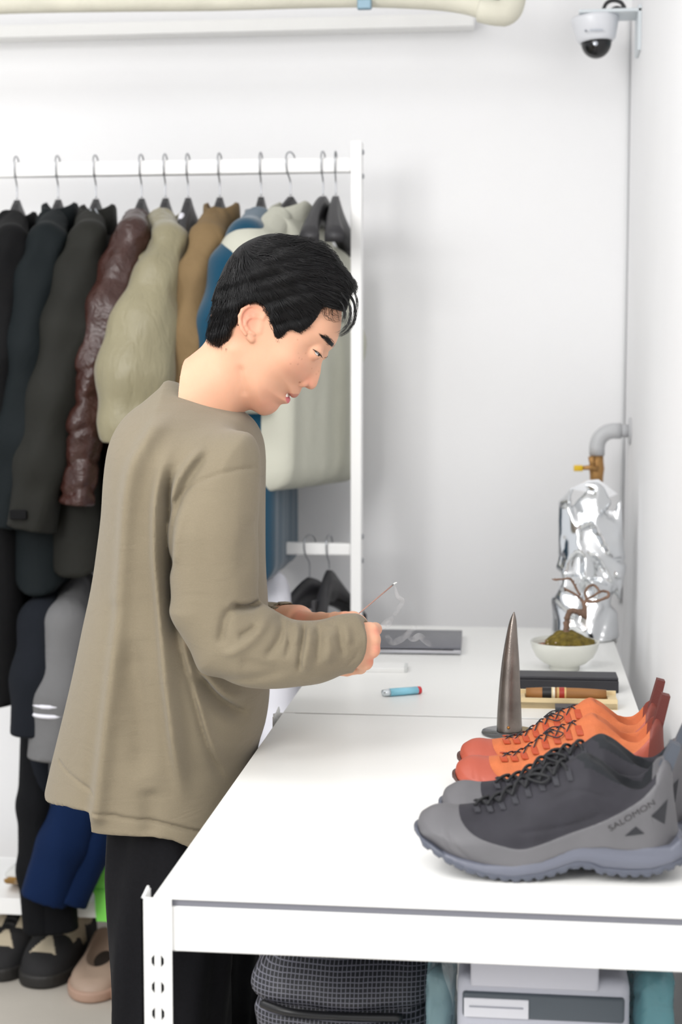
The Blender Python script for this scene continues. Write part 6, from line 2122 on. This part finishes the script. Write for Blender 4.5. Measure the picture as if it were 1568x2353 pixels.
G().lathe([(0.0034, 0), (.0052, .001), (.0052, .002), (.0034, .003)], 20, Matrix.Translation(Vector(le)) @ Matrix.Rotation(math.pi / 2, 4, 'X')).build('lens_ring', mat('lens_silver', '#c8ccd4', .2, metal=.8), t, True)
# illegible maker's mark on the housing: a dot and a bar
mk = UY(1347, 71, dy - .0505) - bo
G().lathe([(.0, .0006), (.0030, .0005), (.0030, 0)], 14, Matrix.Translation(Vector(mk)) @ Matrix.Rotation(math.pi / 2, 4, 'X')).build('mark_dot', mat('mark_grey', '#8d9199', .5), t)
G().box(tuple(UY(1371, 69, dy - .0512) - bo), (.027, .0006, .0042)).build('mark_bar', mat('mark_grey_pale', '#b4b9c2', .5), t)
x0_ = float(UY(1330, 30, dy)[0]) - bo[0]; x1_ = WALL_X - bo[0]
zz_ = float(UY(1400, 34, dy)[2]) - bo[2]
G().box(((x0_ + x1_) / 2, 0, zt_ + .006), (x1_ - x0_, .09, .007), .001).build('bracket_arm', mat('bracket_pale', '#d3dade', .4), t)
G().box((x1_ - .0035, 0, (zt_ - .075) / 1 + .045), (.007, .09, .092), .001).build('bracket_plate', MATS['bracket_pale'], t)
cb_ = [UY(p[0], p[1], dy) - bo for p in [(1386, 26), (1394, 8), (1410, 1), (1428, 6), (1436, 22), (1418, 18), (1405, 24)]]
G().tube(spline(cb_, 6), .0042, 10).build('cable', mat('black_cable', '#2b2b2d', .5), t, True)
# thin conduit in the corner
t = G().tube([(WALL_X - .006, WALL_Y - .006, .78), (WALL_X - .006, WALL_Y - .006, 1.6), (WALL_X - .006, WALL_Y - .006, 2.12)], .0028, 10).build('conduit', mat('conduit_white', '#e3e4e5', .5), None, True)
tag(t, 'thin pale cable conduit running down the room corner', 'conduit')

# ------------------------------------------------------------------ things on the shelf under the near workbench
M_RIP = mat('black_ripstop', '#2a2b31', .55, spec=.4)
nt = M_RIP.node_tree; bs = nt.nodes['Principled BSDF']
tc = nt.nodes.new('ShaderNodeTexCoord')
ws = []
for ax, sc in (('X', 60), ('Z', 60), ('Y', 60)):
    w_ = nt.nodes.new('ShaderNodeTexWave'); w_.bands_direction = ax; w_.inputs['Scale'].default_value = sc; w_.wave_profile = 'SIN'
    w_.inputs['Distortion'].default_value = .6; w_.inputs['Detail'].default_value = 0
    nt.links.new(tc.outputs['Object'], w_.inputs['Vector'])
    r_ = nt.nodes.new('ShaderNodeMapRange'); r_.inputs[1].default_value = .80; r_.inputs[2].default_value = .97
    nt.links.new(w_.outputs['Fac'], r_.inputs[0]); ws.append(r_)
mx = nt.nodes.new('ShaderNodeMath'); mx.operation = 'MAXIMUM'
nt.links.new(ws[0].outputs[0], mx.inputs[0]); nt.links.new(ws[1].outputs[0], mx.inputs[1])
cm = nt.nodes.new('ShaderNodeMix'); cm.data_type = 'RGBA'
cm.inputs[6].default_value = (*srgb('#1e1f24'), 1); cm.inputs[7].default_value = (*srgb('#6a6a74'), 1)
nt.links.new(mx.outputs[0], cm.inputs[0]); nt.links.new(cm.outputs[2], bs.inputs['Base Color'])
by0 = 1.78
bl = UY(566, 2300, by0); brr = UY(1000, 2300, by0)
bw = float(brr[0] - bl[0]); bcx = float((bl[0] + brr[0]) / 2)
t = thing('backpack', 'black ripstop backpack on the shelf under the near workbench', 'bag', (bcx, by0 + .14, SHELF_Z))
gbk = Grid((-bw / 2 - .02, -.17, -.005), (bw / 2 + .02, .17, .36), .0055)
zf = float(UY(700, 2330, by0)[2]) - SHELF_Z
f = np.maximum(np.maximum(np.abs(gbk.x) - bw / 2 + .03, np.abs(gbk.y + .015 - .25 * (gbk.z - .15)) - .12), np.abs(gbk.z - .16) - .13)
q1 = np.maximum(np.abs(gbk.x) - (bw / 2 - .045), 0); q2 = np.maximum(np.abs(gbk.y - .22 * (gbk.z - .15)) - .08, 0); q3 = np.maximum(np.abs(gbk.z - .155) - .10, 0)
f = np.sqrt(q1 ** 2 + q2 ** 2 + q3 ** 2) - .05
f = f + .006 * np.sin(gbk.x * 38 + 2 * np.sin(gbk.z * 20)) * np.clip((gbk.z - .1) / .1, 0, 1) + .004 * np.sin(gbk.z * 50 + gbk.x * 22)
f = f + .012 * np.exp(-((gbk.z - zf + .01) / .006) ** 2)
f = np.maximum(f, .001 - gbk.z)
V, Q = gbk.mesh(f)
obj('pack_body', mesh_np('pack_body', V, Q), M_RIP, t, True)
zp_ = [(-bw / 2 + .012, -.118 + .22 * (zf - .15), zf - .008), (-bw / 2 + .05, -.136 + .22 * (zf - .15), zf - .010), (0, -.136 + .22 * (zf - .15), zf - .012), (bw / 2 - .04, -.136 + .22 * (zf - .15), zf - .010)]
G().tube(spline(zp_, 6), .0055, 8).build('zipper', mat('zip_black', '#141518', .4), t, True)

M_CLEAR = mat('clear_blue_plastic', '#9fc3cb', .2, alpha=.45, spec=.6)
M_TEAL = mat('teal_plastic_bag', '#6fa9b3', .25, alpha=.7, bump2=.012, b2scale=22)
p = UY(1050, 2330, 1.70); q = UY(1450, 2330, 1.70)
dw = float(q[0] - p[0]); dcx = float((p[0] + q[0]) / 2)
ztop_ = float(UY(1250, 2250, 1.72)[2])
t = thing('drawer_box', 'pale plastic storage drawer with a white label under the near workbench', 'box', (dcx, 1.84, SHELF_Z))
M_DRW = mat('frosted_plastic', '#b9bbc6', .4); M_DARKS = mat('grey_front_band', '#4e565e', .5)
dh = .335
G().box((0, 0, dh / 2), (dw, .26, dh), .012, seg=3).build('case', M_DRW, t, True)
zb_ = float(UY(1250, 2318, 1.705)[2]) - SHELF_Z
hgt_ = .030
G().box((0, -.129, zb_), (dw - .012, .010, hgt_), .004).build('front_band', M_DARKS, t, True)
G().box((-.052, -.1345, zb_ - .002), (.072, .003, .022), .001).build('label_holder', mat('white_label', '#d8d9e0', .5), t)
G().box((-.052, -.1365, zb_ - .0005), (.060, .0008, .0016)).build('label_line', mat('label_grey', '#9a9ca6', .6), t)
G().box((-.010, -.131, zb_ + hgt_ / 2 + .034), (dw * .74, .006, .056), .003).build('drawer_panel', mat('pale_panel', '#c6c7d1', .4), t, True)
def film(name, label, x0, x1, y0, y1, z1, m, seed, parts='film'):
    t = thing(name, label, 'bag', ((x0 + x1) / 2, (y0 + y1) / 2, SHELF_Z))
    w_, d_ = (x1 - x0), (y1 - y0)
    g = Grid((-w_ / 2 - .02, -d_ / 2 - .02, -.004), (w_ / 2 + .02, d_ / 2 + .02, z1 + .02), .006)
    q1 = np.maximum(np.abs(g.x) - (w_ / 2 - .02), 0); q2 = np.maximum(np.abs(g.y) - (d_ / 2 - .02), 0); q3 = np.maximum(np.abs(g.z - z1 / 2) - (z1 / 2 - .02), 0)
    f = np.sqrt(q1 ** 2 + q2 ** 2 + q3 ** 2) - .02
    f = f + .004 * np.abs(vnoise(g.x * 45, g.y * 45, g.z * 45, seed)) + .004 * np.abs(vnoise(g.x * 110, g.y * 110, g.z * 110, seed + 1))
    f = np.maximum(f, .001 - g.z)
    V, Q = g.mesh(f)
    obj(parts, mesh_np(parts, V, Q), m, t, True)
    return t
xa = float(UY(972, 2300, 1.74)[0]); xb = float(UY(1046, 2300, 1.74)[0])
film('plastic_bag', 'crinkled clear plastic bag between the backpack and the drawer', xa, xb, 1.735, 1.90, .33, M_CLEAR, 21)
xa = float(UY(1452, 2300, 1.74)[0]); xb = float(UY(1560, 2300, 1.74)[0])
film('plastic_bag', 'teal crinkled plastic bag to the right of the drawer', xa, min(xb, TX1 - .012), 1.735, 1.93, .335, M_TEAL, 31)
